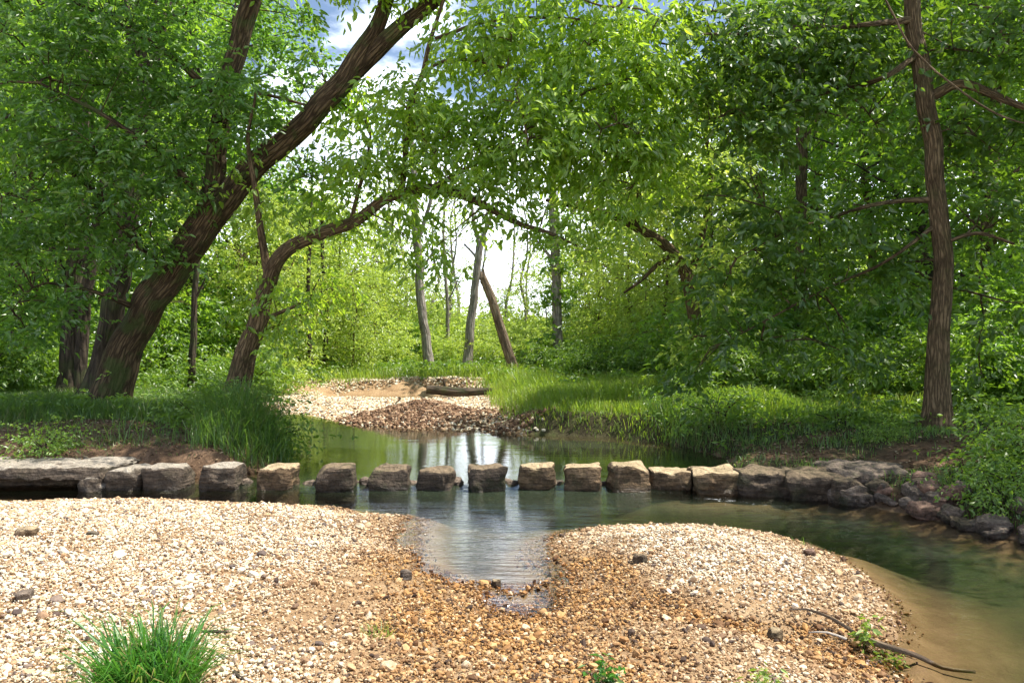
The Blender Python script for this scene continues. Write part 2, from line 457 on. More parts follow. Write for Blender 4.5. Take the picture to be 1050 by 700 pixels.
def dirt_mask(x, y):
    n = 0.35 * fbm(x * .9, y * .9, s=21)
    left = sstep(-4.2, -5.2, x + n) * sstep(14.2, 13.2, y + n) * sstep(10.0, 10.4, y)
    left = np.maximum(left, 0.8 * sstep(-3.0, -3.6, x) * sstep(12.2, 11.4, y + n) * sstep(10.0, 10.4, y))
    right = np.exp(-(((x - 3.9) / .7) ** 2 + ((y - 11.3) / .7) ** 2)) + np.exp(-(((x - 5.6) / 1.0) ** 2 + ((y - 10.4) / .6) ** 2)) + .8 * np.exp(-(((x - 4.6) / .7) ** 2 + ((y - 12.3) / .35) ** 2))
    right = right * sstep(3.0, 3.3, x)
    return np.clip(left + right, 0, 1)


xs = axis(-170, -9, 8, 170, 0.085); ys = axis(-25, 3, 20, 260, 0.085)
gx, gy, gq = grid(xs, ys)
gzv = gz(gx, gy)
fr_, fb_, _w = zones(gx, gy)
zone = np.zeros((len(gx), 4), np.float32); zone[:, 3] = 1
zone[:, 0] = np.maximum(fr_, fb_); zone[:, 1] = dirt_mask(gx, gy)
zone[:, 2] = sstep(9.6, 10.2, gy)
zone[:, 0] = np.maximum(zone[:, 0], sstep(2.6, 1.6, poly_sd(gx, gy, POOL2)))
zone[:, 1] = np.maximum(zone[:, 1], sstep(.45, .1, poly_sd(gx, gy, POLY)) * (1 - zone[:, 0]) * .75 * sstep(14.0, 12.6, gy))
link('ground', build_mesh('ground', np.stack([gx, gy, gzv], 1), [gq], True, M['ground'], {'zone': ('FLOAT_COLOR', zone)}), kind='structure')

# water: one sheet, 6 cm higher above the stepping stones
STONES = [(105, 140, 481, 507), (141, 184, 479, 506), (203, 242, 480, 507), (262, 300, 481, 506), (322, 361, 482, 508), (378, 418, 482, 509),
          (428, 466, 485, 509), (478, 518, 481, 507), (531, 570, 480, 507), (578, 619, 481, 505), (627, 666, 480, 505), (669, 712, 486, 506)]


def wz(x, y):
    up = 0.055 * sstep(9.75, 10.35, y)
    gap = np.ones_like(x)
    return up


wx, wy, wq = grid(np.arange(-14, 8.2, 0.11), np.arange(0.6, 29, 0.11))
keep = poly_sd(wx, wy, POLY)
keep2 = poly_sd(wx, wy, POOL2)
okv = (keep < 0.7) | (keep2 < .4)
wq = wq[okv[wq].all(1)]
wzv = wz(wx, wy) + (keep2 < .5) * 0.0
stonex = [((a + b) / 2 - CX) * 10.0 / F for a, b, _, _ in STONES]
near = np.zeros_like(wx); foam = np.zeros_like(wx)
for sx in stonex[2:]:
    near = np.maximum(near, np.exp(-(((wx - sx) / .5) ** 2 + ((wy - 9.6) / .5) ** 2)))
    foam = np.maximum(foam, 0.55 * np.exp(-(((wx - sx) / .3) ** 2 + ((wy - 9.93) / .09) ** 2)) * (sx > -0.1))
foam = np.maximum(foam, .85 * np.exp(-(((wx - 2.5) / .4) ** 2 + ((wy - 9.65 + .45 * (wx - 2.3)) / .12) ** 2)))
foam = np.maximum(foam, .7 * np.exp(-(((wx - 3.0) / .4) ** 2 + ((wy - 9.2 + .45 * (wx - 3.0)) / .1) ** 2)))
dep = np.maximum(wzv - gz(wx, wy), 0)
ripple = 0.06 + 0.32 * sstep(10.6, 9.8, wy) * sstep(6.0, 7.5, wy) + .16 * sstep(7.5, 6, wy) + 0.35 * near
ripple += 0.12 * sstep(12.5, 10.5, wy) * sstep(9.8, 10.5, wy)
wzv = wzv + 0.012 * near * fbm(wx * 3, wy * 5, s=31)
used = np.unique(wq); remap = np.full(len(wx), -1); remap[used] = np.arange(len(used))
link('water', build_mesh('water', np.stack([wx, wy, wzv], 1)[used], [remap[wq]], True, M['water'],
     {'depth': ('FLOAT', dep[used]), 'ripple': ('FLOAT', ripple[used]), 'foam': ('FLOAT', foam[used])}), kind='structure')


def gz1(x, y):
    return float(gz(np.array([x]), np.array([y]))[0])


# ------------------------------------------------------------------ tubes
def resample(P, R, step):
    P = np.asarray(P, float); R = np.asarray(R, float)
    n = len(P)
    if n == 2:
        seg = max(2, int(np.linalg.norm(P[1] - P[0]) / step) + 1)
        t = np.linspace(0, 1, seg)[:, None]
        return P[0] * (1 - t) + P[1] * t, R[0] * (1 - t[:, 0]) + R[1] * t[:, 0]
    E = np.vstack([2 * P[0] - P[1], P, 2 * P[-1] - P[-2]])
    op, orr = [], []
    for i in range(n - 1):
        p0, p1, p2, p3 = E[i], E[i + 1], E[i + 2], E[i + 3]
        k = max(1, int(np.linalg.norm(p2 - p1) / step))
        for q in range(k):
            t = q / k
            op.append(.5 * (2 * p1 + (p2 - p0) * t + (2 * p0 - 5 * p1 + 4 * p2 - p3) * t * t + (3 * p1 - p0 - 3 * p2 + p3) * t ** 3))
            orr.append(R[i] * (1 - t) + R[i + 1] * t)
    op.append(P[-1]); orr.append(R[-1])
    return np.array(op), np.array(orr)


def tube(mb, P, R, sides=8, step=0.12, rough=0.0, seed=0, wander=0.0, cap=True, flare=0.0):
    P, R = resample(P, R, step)
    n = len(P)
    if wander:
        tt = np.linspace(0, 1, n)
        L = np.cumsum(np.r_[0, np.linalg.norm(np.diff(P, axis=0), axis=1)])
        for ax in (0, 1, 2):
            P[:, ax] += wander * vnoise(L * 1.7 + seed * 3.1, np.full(n, ax * 7.7 + seed)) * np.sin(np.pi * np.clip(tt, 0, 1)) ** .5
    T = np.gradient(P, axis=0); T = nrm(T)
    U = np.zeros_like(P)
    u = np.cross(T[0], [0.31, 0.9, 0.2]); u /= np.linalg.norm(u)
    for i in range(n):
        u = u - T[i] * np.dot(u, T[i]); u /= np.linalg.norm(u); U[i] = u
    W = np.cross(T, U)
    a = np.linspace(0, 2 * np.pi, sides, endpoint=False)
    L = np.cumsum(np.r_[0, np.linalg.norm(np.diff(P, axis=0), axis=1)])
    rr = np.repeat(R[:, None], sides, 1)
    A, LL = np.meshgrid(a, L)
    if rough:
        c, s_ = np.cos(A), np.sin(A)
        rr = rr * (1 + rough * (fbm(c * 1.5 + seed, s_ * 1.5, LL * .9, s=seed, o=3) * 1.0 + .45 * fbm(c * 6, s_ * 6 + seed, LL * 1.3, s=seed + 5, o=2)))
    if flare:
        lob = 1 + .35 * np.sin(A * 5 + seed) + .2 * np.sin(A * 3 + seed * 2)
        rr = rr * (1 + flare * np.exp(-LL / 0.28) * np.clip(lob, .3, 2))
    V = P[:, None, :] + rr[..., None] * (np.cos(A)[..., None] * U[:, None, :] + np.sin(A)[..., None] * W[:, None, :])
    R0 = float(np.mean(R))
    tc = np.stack([np.cos(A) * R0 + seed, np.sin(A) * R0 + seed * 1.7, LL], -1)
    i = np.arange(n * sides).reshape(n, sides); j = np.roll(i, -1, 1)
    q = np.stack([i[:-1], j[:-1], j[1:], i[1:]], -1).reshape(-1, 4)
    V = V.reshape(-1, 3); tc = tc.reshape(-1, 3)
    fs = [q]
    if cap:
        V = np.vstack([V, P[-1:] + T[-1:] * R[-1] * .3]); tc = np.vstack([tc, [[0, 0, L[-1]]]])
        k = n * sides
        fs.append(np.stack([i[-1], j[-1], np.full(sides, k)], -1))
    mb.add(V, fs, tc)
    return P, R


# ------------------------------------------------------------------ leaves
def leaf_geo(P, D, N, L, W, fold=0.18, six=True):
    D = nrm(D); S = nrm(np.cross(D, N)); N = np.cross(S, D)
    L = L[:, None]; W = W[:, None]
    n = len(P)
    tip = P + D * L - N * L * 0.12
    if six:
        r1 = P + D * L * .33 + S * W * .5 + N * W * fold
        r2 = P + D * L * .68 + S * W * .36 + N * W * fold * .5 - N * L * .04
        l1 = P + D * L * .33 - S * W * .5 + N * W * fold
        l2 = P + D * L * .68 - S * W * .36 + N * W * fold * .5 - N * L * .04
        V = np.stack([P, r1, r2, tip, l2, l1], 1).reshape(-1, 3)
        b = np.arange(n)[:, None] * 6
        return V, [np.vstack([b + [0, 1, 2, 3], b + [0, 3, 4, 5]])]
    r1 = P + D * L * .45 + S * W * .5 + N * W * fold
    l1 = P + D * L * .45 - S * W * .5 + N * W * fold
    V = np.stack([P, r1, tip, l1], 1).reshape(-1, 3)
    b = np.arange(n)[:, None] * 4
    return V, [np.vstack([b + [0, 1, 2], b + [0, 2, 3]])]


UP = np.array([0., 0., 1.])


def sprays(mb, C, O, g, nl, ln, leafL, ratio=0.4, droop=0.5, six=True, flat=0.5, hang=0.5):
    m = len(C)
    O = nrm(O)
    SL = ln * g.uniform(.65, 1.25, m)
    k = np.repeat(np.arange(m), nl)
    t = g.uniform(0.05, 1, len(k))
    o, c, sl = O[k], C[k], SL[k]
    side = nrm(np.cross(o, UP) + 1e-4)
    sgn = g.choice([-1., 1.], len(k))[:, None]
    reach = (g.uniform(0, .32, len(k)) * sl * (1.1 - .6 * t))[:, None]
    base = c + o * (t * sl)[:, None] - UP * (droop * t ** 2 * sl * .6)[:, None] + side * sgn * reach - UP * (reach * .35)
    base += g.normal(0, .02, base.shape)
    d = o * g.uniform(.2, .9, (len(k), 1)) + side * sgn * g.uniform(.3, 1.0, (len(k), 1)) - UP * (hang * g.uniform(.2, 1.3, (len(k), 1))) + g.normal(0, .25, (len(k), 3))
    nn = UP * flat + g.normal(0, .42, (len(k), 3)) + o * .2
    L = leafL * np.clip(g.normal(1, .24, len(k)), .45, 1.6)
    V, f = leaf_geo(base, d, nn, L, L * ratio * g.uniform(.8, 1.2, len(k)), six=six)
    mb.add(V, f)


def clump_crown(mbL, mbB, nodes, noder, clumps, g, nspray, nl, ln, leafL, ratio, droop, six=True, twig=0.012, cl_sig=.22, hang=.5, flat=.5):
    """clumps (m,3): sprays round each clump, a twig from the nearest limb node to it."""
    nodes = np.asarray(nodes)
    C, O = [], []
    for c in clumps:
        d2 = ((nodes - c) ** 2).sum(1) + 1.2 * np.maximum(0, nodes[:, 2] - c[2]) ** 2
        b = nodes[d2.argmin()]
        out = c - b; dist = np.linalg.norm(out)
        if mbB is not None and dist > .12:
            mid = (b + c) / 2 + np.array([0, 0, .12 * dist]) + g.normal(0, .06 * dist, 3)
            r0 = min(twig * (0.7 + .5 * dist), .05)
            tube(mbB, [b, mid, c], [r0, r0 * .65, r0 * .3], 4, max(.18, dist / 5), cap=False)
        oh = out * np.array([1, 1, .4]) / max(dist, .1)
        ang = g.uniform(0, 2 * np.pi, nspray)
        dirs = np.stack([np.cos(ang), np.sin(ang), g.normal(0.02, .3, nspray)], 1) + oh * .9
        C.append(c + g.normal(0, cl_sig, (nspray, 3)) * np.array([1, 1, .7])); O.append(dirs)
    sprays(mbL, np.concatenate(C), np.concatenate(O), g, nl, ln, leafL, ratio, droop, six, flat, hang)


def in_ellipsoid(g, c, r, n):
    v = nrm(g.normal(0, 1, (n, 3))) * (g.uniform(0, 1, (n, 1)) ** .4)
    return c + v * r


def px_path(pts):
    return np.array([at(p[0], p[1], p[2]) for p in pts]), np.array([p[3] / 2.0 * p[2] / F for p in pts])


def hand_tree(name, label, limbs, blobs, bark, leafm, seed, leafL=.115, ratio=.4, density=2.3, nspray=6, nl=13, ln=.55, droop=.5,
              sides=(28, 12), rough=.12, flare=.45, cat='tree', hang=.5, flat=.5, clump_px=30):
    """limbs: first is the trunk; points (px, py, Y, width_px). blobs: (px, py, Y, rx_px, ry_px, rY_m)."""
    g = np.random.default_rng(seed)
    mt, ml, mbr = MB(), MB(), MB()
    nodes = []
    for i, l in enumerate(limbs):
        P, R = px_path(l)
        P, R = tube(mt, P, R, sides[0] if i == 0 or l[0][3] > 14 else sides[1], .07 if i == 0 else .1, rough if R[0] > .06 else .05, seed + i, wander=.02 + .06 * float(R[0]), flare=flare if i == 0 else 0)
        nodes.append(P[int(len(P) * (.35 if i == 0 else .12)):])
    nodes = np.concatenate(nodes)
    cl = []
    for b in blobs:
        px, py, Y, rx, ry, rY = b[:6]
        dm = b[6] if len(b) > 6 else 1.0
        n = max(3, int(math.pi * rx * ry / (clump_px ** 2) * density * dm))
        cl.append(in_ellipsoid(g, at(px, py, Y), np.array([rx * Y / F, rY, ry * Y / F]), n))
    base = at(limbs[0][0][0], limbs[0][0][1], limbs[0][0][2])
    root = link(name, None, loc=base, label=label, cat=cat)
    if cl:
        cl = np.concatenate(cl)
        # secondary branches: gather clumps so that twigs hang off branches
        order = np.argsort(((cl[:, None] - nodes[None, ::6]) ** 2).sum(-1).min(1))
        grow = nodes
        for idx in order[::5]:
            c = cl[idx]
            d2 = ((grow - c) ** 2).sum(1); b = grow[d2.argmin()]
            dist = math.sqrt(d2.min())
            if dist > .5:
                mid = (b + c) / 2 + np.array([0, 0, .1 * dist]) + g.normal(0, .08 * dist, 3)
                r0 = min(.012 + .012 * dist, .05)
                P, _ = tube(mbr, [b, mid, c], [r0, r0 * .7, r0 * .35], 6, .15, cap=False, wander=.05, seed=idx % 17)
                grow = np.vstack([grow, P[2:]])
        clump_crown(ml, mbr, grow, None, cl, g, nspray, nl, ln, leafL, ratio, droop, hang=hang, flat=flat)
        link('crown', ml.mesh('crown', leafm, False, base), root)
        if mbr.n:
            link('branches', mbr.mesh('branches', bark, True, base), root)
    link('trunk', mt.mesh('trunk', bark, True, base), root)
    return root


# ---------------------------------------- the near trees
hand_tree('leaning_tree', 'massive furrowed trunk leaning right from the left bank, forking into two thick limbs',
          [[(104, 432, 16, 44.6), (118, 392, 16, 38.7), (133, 352, 15.9, 35.0), (158, 306, 15.7, 33.5), (186, 264, 15.4, 32.0), (212, 226, 15.1, 32.7), (226, 204, 15, 31.2)],
           [(212, 230, 15.1, 25.3), (220, 180, 15, 20.1), (228, 120, 14.9, 19.3), (240, 62, 14.8, 20.1), (258, 5, 14.7, 19.3), (268, -40, 14.6, 17.9)],
           [(218, 222, 15.1, 29.1), (254, 178, 14.8, 24.8), (290, 145, 14.5, 23.1), (318, 120, 14.2, 23.1), (345, 92, 14, 23.1), (366, 58, 13.8, 18.8), (386, 28, 13.7, 16.3), (402, -15, 13.6, 14.5)],
           [(352, 84, 14, 17.1), (382, 55, 13.8, 17.9), (412, 28, 13.6, 16.3), (455, -8, 13.4, 14.5)],
           [(170, 285, 15.6, 10.4), (130, 235, 15.0, 7.4), (90, 190, 14.6, 5.2), (50, 160, 14.2, 3.0)],
           [(216, 215, 15, 8.9), (170, 165, 14.3, 6.7), (110, 120, 13.8, 4.5), (40, 85, 13.6, 2.2)],
           [(150, 320, 15.8, 7.4), (100, 300, 15.2, 4.5), (50, 290, 14.8, 2.2)],
           [(228, 110, 14.9, 8.9), (180, 60, 14.3, 6.0), (110, 20, 14, 3.7), (60, -5, 13.8, 2.2)]],
          [(60, 45, 14, 85, 60, 1.2), (160, 80, 14.2, 80, 55, 1.2), (235, 110, 14, 62, 45, 1.0), (40, 140, 14.2, 70, 60, 1.3), (130, 175, 14.2, 85, 50, 1.2),
           (205, 150, 15.8, 60, 40, .7), (60, 235, 14.6, 75, 50, 1.2), (120, 235, 14.6, 45, 22, .8), (15, 300, 14.8, 40, 55, 1.0), (70, 305, 14.8, 30, 22, .7),
           (235, 20, 15.9, 70, 30, .7), (120, 5, 14, 90, 25, 1), (300, 180, 15.3, 40, 28, .5), (360, 110, 15.0, 22, 24, .5), (165, 262, 14.6, 16, 9, .3), (335, 70, 15.2, 26, 30, .5, .8), (300, 25, 15.4, 30, 30, .5, .7), (150, -110, 14, 150, 70, 1.5, .7), (320, -120, 13.6, 110, 70, 1.5, .8)],
          M['bark_big'], M['leaf_left'], 3, leafL=.125, ratio=.44, density=2.5, rough=.2, flare=.2)

hand_tree('arching_tree', 'slimmer crooked trunk arching over the creek to the right, carrying bright drooping leaves',
          [[(232, 432, 14.6, 34.0), (241, 405, 14.5, 25.5), (250, 372, 14.4, 22.1), (262, 336, 14.3, 19.6), (268, 306, 14.2, 17.8), (276, 286, 14.1, 16.1), (286, 268, 14, 15.3), (303, 250, 13.9, 13.6), (328, 239, 13.8, 12.8), (360, 228, 13.6, 11.9),
            (390, 208, 13.4, 11.0), (412, 199, 13.3, 10), (440, 194, 13.2, 9), (470, 198, 13, 8.5), (496, 209, 12.9, 7.5), (530, 229, 12.8, 6), (562, 238, 12.7, 4), (592, 252, 12.6, 1.5)],
           [(276, 286, 14.1, 10.2), (271, 262, 14.1, 8.5), (266, 230, 14, 6.8), (262, 198, 13.9, 6.0), (255, 150, 13.8, 4.2), (262, 95, 13.7, 2.5)],
           [(410, 200, 13.3, 7.6), (416, 160, 13.2, 6.0), (421, 105, 13.1, 6.0), (433, 74, 13, 5.1), (446, 30, 12.9, 4.2), (462, -20, 12.8, 3.4)],
           [(422, 100, 13.1, 4.2), (442, 70, 12.9, 3.4), (475, 62, 12.7, 3.4), (520, 70, 12.5, 2.5)],
           [(440, 194, 13.2, 5.1), (490, 165, 12.9, 4.2), (545, 130, 12.6, 3.4), (600, 95, 12.5, 2.5), (650, 80, 12.4, 1.7)],
           [(545, 130, 12.6, 3.4), (590, 140, 12.7, 2.5), (640, 165, 13, 1.7)],
           [(446, 40, 12.9, 4.2), (510, 20, 12.7, 3.4), (590, 20, 12.6, 2.5), (660, 30, 12.5, 1.7)],
           [(360, 228, 13.6, 5.1), (372, 180, 13.4, 3.4), (380, 140, 13.3, 2.5)],
           [(264, 330, 14.3, 5.1), (300, 315, 14.2, 3.4), (330, 300, 14.1, 1.7)]],
          [(385, 165, 13.3, 42, 38, .8, .9), (350, 95, 15, 26, 40, .6, .7), (395, 105, 13.3, 35, 30, .6, .8), (690, 90, 13, 40, 70, .8, .8), (640, 210, 13.2, 40, 20, .5, .6), (450, 130, 12.9, 62, 50, .9), (470, 175, 12.9, 60, 24, .7), (540, 125, 12.6, 65, 65, 1.0), (610, 110, 12.5, 65, 70, 1.0), (560, 35, 12.6, 110, 42, 1.0), (490, 50, 12.8, 50, 36, .8, .8),
           (655, 150, 12.8, 42, 55, .8), (660, 50, 12.5, 50, 50, .8), (590, 185, 12.8, 50, 18, .6, .5), (420, 225, 13.2, 22, 26, .4, .8), (445, 262, 13.1, 14, 12, .3), (500, 212, 12.9, 30, 10, .3, .6), (548, 226, 12.8, 30, 13, .4, .9), (590, 240, 12.7, 16, 10, .3, .9),
           (330, 215, 13.7, 34, 26, .6, .8), (300, 300, 14.2, 34, 30, .5, .8), (285, 335, 14.2, 18, 22, .4, .4), (262, 190, 14.2, 22, 26, .5, .35), (440, -80, 12.6, 120, 60, 1.6, 1.5), (300, -90, 12.6, 80, 50, 1.4, 1.2), (590, -70, 12.5, 90, 50, 1.2, .6)],
          M['bark_fine'], M['leaf_arch'], 5, leafL=.125, ratio=.40, density=3.2, droop=.9, hang=.9, rough=.14)

hand_tree('bowed_tree', 'thin bowed tree on the far right bank, its curved stem arching left over the pool',
          [[(722, 436, 18.5, 16.9), (721, 400, 18.4, 15.6), (716, 350, 18.3, 14.3), (711, 312, 18.2, 13.0), (706, 288, 18.1, 13.0), (694, 264, 18, 11.7), (676, 246, 17.9, 10.4), (652, 233, 17.7, 9.1), (624, 219, 17.5, 7.8), (590, 212, 17.3, 5.2), (560, 205, 17.2, 3.9)],
           [(706, 288, 18.1, 7.8), (720, 240, 18, 6.5), (728, 180, 17.8, 5.2), (722, 120, 17.5, 3.9)],
           [(652, 233, 17.7, 6.5), (655, 190, 17.5, 5.2), (650, 130, 17.2, 3.9), (640, 80, 17, 2.6)],
           [(690, 258, 18, 6.5), (665, 280, 17.8, 3.9), (640, 300, 17.6, 2.6)]],
          [(620, 190, 17, 55, 26, .9, .9), (680, 195, 17.4, 50, 42, 1.0), (715, 150, 17.4, 45, 60, 1.0), (655, 262, 17.8, 36, 16, .5, .4), (740, 260, 17.8, 40, 50, 1.0), (655, 110, 17, 40, 60, 1, .8), (735, 350, 18, 40, 35, .8)],
          M['bark_fine'], M['leaf_yellow'], 8, leafL=.15, ratio=.42, density=1.9, ln=.7, clump_px=28, flare=.3)

hand_tree('maple_tree', 'straight ridged trunk rising from the right bank under a dark drooping canopy',
          [[(961, 449, 12.2, 31.7), (961, 436, 12.2, 29.0), (962, 410, 12.2, 25.5), (963, 370, 12.2, 22.0), (965, 320, 12.2, 20.2), (966, 270, 12.2, 18.5), (962, 210, 12.2, 17.6), (956, 155, 12.2, 17.6), (949, 105, 12.2, 17.6), (943, 60, 12.2, 17.6), (937, 15, 12.2, 15.8), (930, -60, 12.2, 14.1)],
           [(957, 98, 12.2, 12), (983, 87, 12, 10), (1017, 97, 11.8, 8), (1052, 112, 11.6, 6), (1090, 120, 11.4, 4)],
           [(952, 205, 12.2, 7), (925, 206, 12.1, 5), (890, 212, 11.9, 4), (850, 224, 12.8, 3), (800, 240, 12.6, 2), (755, 265, 12.4, 1)],
           [(943, 55, 12.2, 7), (905, 80, 12, 5), (860, 92, 12.9, 4), (820, 102, 12.7, 3), (760, 115, 12.5, 2), (715, 125, 12.3, 1)],
           [(938, 20, 12.2, 8), (890, 25, 12, 5), (830, 30, 12.6, 4), (770, 35, 12.2, 3), (710, 35, 12.0, 2)],
           [(960, 230, 12.2, 5), (915, 265, 12.1, 3), (860, 290, 12.9, 2.5), (800, 320, 12.8, 2), (745, 350, 12.6, 1)],
           [(964, 250, 12.2, 4), (1000, 240, 11.9, 4), (1040, 250, 11.6, 3)]],
          [(750, 40, 12.4, 72, 58, .8), (840, 35, 12.7, 75, 48, .9), (765, 125, 12.6, 65, 40, .8), (850, 95, 12.9, 55, 34, .8, .8), (905, 40, 13.6, 40, 50, .6), (1005, 40, 12.6, 55, 60, 1.0), (1010, 130, 12.6, 48, 40, .8),
           (740, 190, 12.7, 34, 34, .6, .5), (785, 225, 12.7, 48, 26, .6), (860, 225, 13.0, 42, 24, .6, .9), (760, 280, 12.7, 50, 30, .7, .6), (840, 290, 13.1, 60, 36, .8, .8), (770, 345, 12.8, 46, 28, .6, .7), (725, 385, 12.8, 26, 14, .4, .6), (845, 355, 13.2, 45, 26, .6, .6),
           (905, 130, 13.6, 26, 44, .5, .7), (910, 270, 12.8, 36, 40, .6, .6), (1010, 220, 12.7, 48, 40, .7, .7), (1015, 310, 12.8, 46, 36, .7, .6), (985, 170, 13.6, 20, 40, .4, .8), (930, -60, 12.4, 90, 45, 1.2, .6), (1010, 380, 13.2, 40, 22, .6, .4)],
          M['bark_fine'], M['leaf_maple'], 13, leafL=.125, ratio=.55, density=2.25, droop=.7, hang=.7, rough=.08, flare=.35)

# trunks behind the left bank
hand_tree('twin_trunk_tree', 'dark mossy twin trunk standing straight behind the big leaning trunk',
          [[(72, 412, 18.5, 26), (74, 370, 18.5, 22), (76, 310, 18.5, 20), (80, 240, 18.5, 18), (84, 160, 18.5, 17), (86, 60, 18.5, 16), (84, -40, 18.5, 15)],
           [(80, 405, 18.4, 14), (84, 350, 18.4, 13), (90, 290, 18.3, 12), (100, 220, 18.2, 10), (112, 150, 18.1, 9), (130, 60, 18, 8), (140, -30, 18, 7)],
           [(74, 300, 18.5, 8), (50, 250, 18.2, 6), (20, 215, 18, 3)]],
          [(70, 40, 18, 70, 60, 1.4, .8), (60, 160, 18, 60, 60, 1.4, .7), (40, 250, 18, 45, 40, 1.2, .8)], M['bark_dark'], M['leaf_forest'], 21, leafL=.15, ratio=.42, density=1.7, ln=.7)
hand_tree('dark_forest_tree', 'dark trunk bending right between the twin trunk and the big leaning trunk',
          [[(100, 410, 17.8, 30), (106, 368, 17.8, 24), (118, 310, 17.7, 22), (128, 240, 17.6, 21), (136, 170, 17.5, 20), (146, 95, 17.4, 20), (158, 35, 17.3, 20), (172, -30, 17.2, 18)],
           [(148, 80, 17.4, 12), (135, 40, 17.2, 8), (130, 10, 17, 6), (120, -20, 16.8, 4)],
           [(158, 30, 17.3, 10), (190, 10, 17, 7), (230, -20, 16.8, 4)]],
          [(150, 20, 17, 70, 40, 1.2, .7), (170, 120, 17, 50, 60, 1.0, .6)], M['bark_dark'], M['leaf_forest'], 22, leafL=.15, ratio=.42, density=1.7, ln=.7)


# ------------------------------------------------------------------ background trees: one of each kind, then copies
def auto_tree(name, label, cat, seed, H, r, cb, tr, nlimb, nclump, leafL, bark, leafm, nspray=5, nl=10, ln=.8, lean=.04, upward=.5, top_r=.45, ratio=.45, six=False, group=None, twig=.015):
    g = np.random.default_rng(seed)
    mt, ml, mbr = MB(), MB(), MB()
    k = 7
    zt = np.linspace(-.3, H, k)
    P = np.stack([lean * zt + g.normal(0, .015 * H, k) * (np.arange(k) > 0), g.normal(0, .015 * H, k) * (np.arange(k) > 0), zt], 1)
    R = tr * np.linspace(1, .25, k) ** .9
    P, R = tube(mt, P, R, 12, .3, .08, seed, flare=.4)
    nodes = [P[int(len(P) * .3):]]
    tips = []
    for i in range(nlimb):
        f = cb / H + (1 - cb / H) * (i + g.uniform(0, 1)) / nlimb * .95
        j = min(int(f * len(P)), len(P) - 2)
        b = P[j]; a = i * 2.4 + g.uniform(-.5, .5)
        prof = (1 - abs(2 * (f - (cb / H + 1) / 2) / (1 - cb / H)) ** 2 * (1 - top_r))
        L = r * prof * g.uniform(.7, 1.1)
        d = np.array([math.cos(a), math.sin(a), 0])
        p1 = b + d * L * .5 + UP * L * upward * .45
        p2 = b + d * L + UP * L * upward * g.uniform(.5, 1.0)
        r0 = max(R[j] * .45, .012)
        LP, _ = tube(mt, [b, p1, p2], [r0, r0 * .6, r0 * .25], 6, .25, 0, i, wander=.12, cap=False)
        nodes.append(LP); tips.append(LP)
    nodes = np.concatenate(nodes)
    if nclump:
        tp = np.concatenate([t[int(len(t) * .35):] for t in tips] + [P[-4:]])
        c = tp[g.integers(0, len(tp), nclump)] + g.normal(0, .28 * min(r, 2.6), (nclump, 3)) * np.array([.8, .8, .7])
        c[:, 2] = np.maximum(c[:, 2], cb * .7)
        clump_crown(ml, mbr, nodes, None, c, g, nspray, nl, ln, leafL, ratio, .6, six, twig, cl_sig=.3)
    root = link(name, None, label=label, cat=cat, group=group)
    link('trunk', mt.mesh('trunk', bark, True), root)
    if nclump:
        link('crown', ml.mesh('crown', leafm, False), root)
        if mbr.n:
            link('branches', mbr.mesh('branches', bark, True), root)
    return root


USED = set()


def place(proto, px, Y, sc, rot, label, group=None, cat=None, X=None, tilt=(0, 0)):
    x = (px - CX) * Y / F if X is None else X
    z = gz1(x, Y) - .03
    if proto.name not in USED:
        USED.add(proto.name)
        proto.location = (x, Y, z); proto.rotation_euler = (tilt[0], tilt[1], rot); proto.scale = sc if hasattr(sc, '__len__') else (sc,) * 3
        proto['label'] = label
        if group: proto['group'] = group
        elif 'group' in proto: del proto['group']
        return proto
    return copy_tree(proto, (x, Y, z), rot, sc, label, group, cat, tilt)


tall_a = auto_tree('forest_tree', 'x', 'tree', 31, 17, 3.6, 2.6, .22, 20, 330, .19, M['bark_dark'], M['leaf_forest'])
tall_b = auto_tree('forest_tree', 'x', 'tree', 32, 16, 3.2, 1.6, .17, 22, 330, .18, M['bark_fine'], M['leaf_forest'])
tall_c = auto_tree('forest_tree', 'x', 'tree', 33, 18, 3.0, 5.0, .2, 16, 200, .19, M['bark_fine'], M['leaf_forest'])
young = auto_tree('young_tree', 'x', 'tree', 34, 7.0, 2.3, .5, .08, 18, 210, .15, M['bark_fine'], M['leaf_yellow'], nl=10, ln=.65)
young2 = auto_tree('young_tree', 'x', 'tree', 35, 5.2, 2.0, .3, .06, 16, 170, .14, M['bark_fine'], M['leaf_yellow'], nl=10, ln=.6)
airy = auto_tree('airy_tree', 'x', 'tree', 36, 15, 2.4, 4.5, .15, 18, 60, .2, M['bark_pale'], M['leaf_yellow'], nl=8, upward=1.0)
bare = auto_tree('bare_tree', 'x', 'tree', 37, 14, 2.2, 5.0, .17, 16, 14, .2, M['bark_pale'], M['leaf_yellow'], nspray=3, nl=6, upward=1.3)

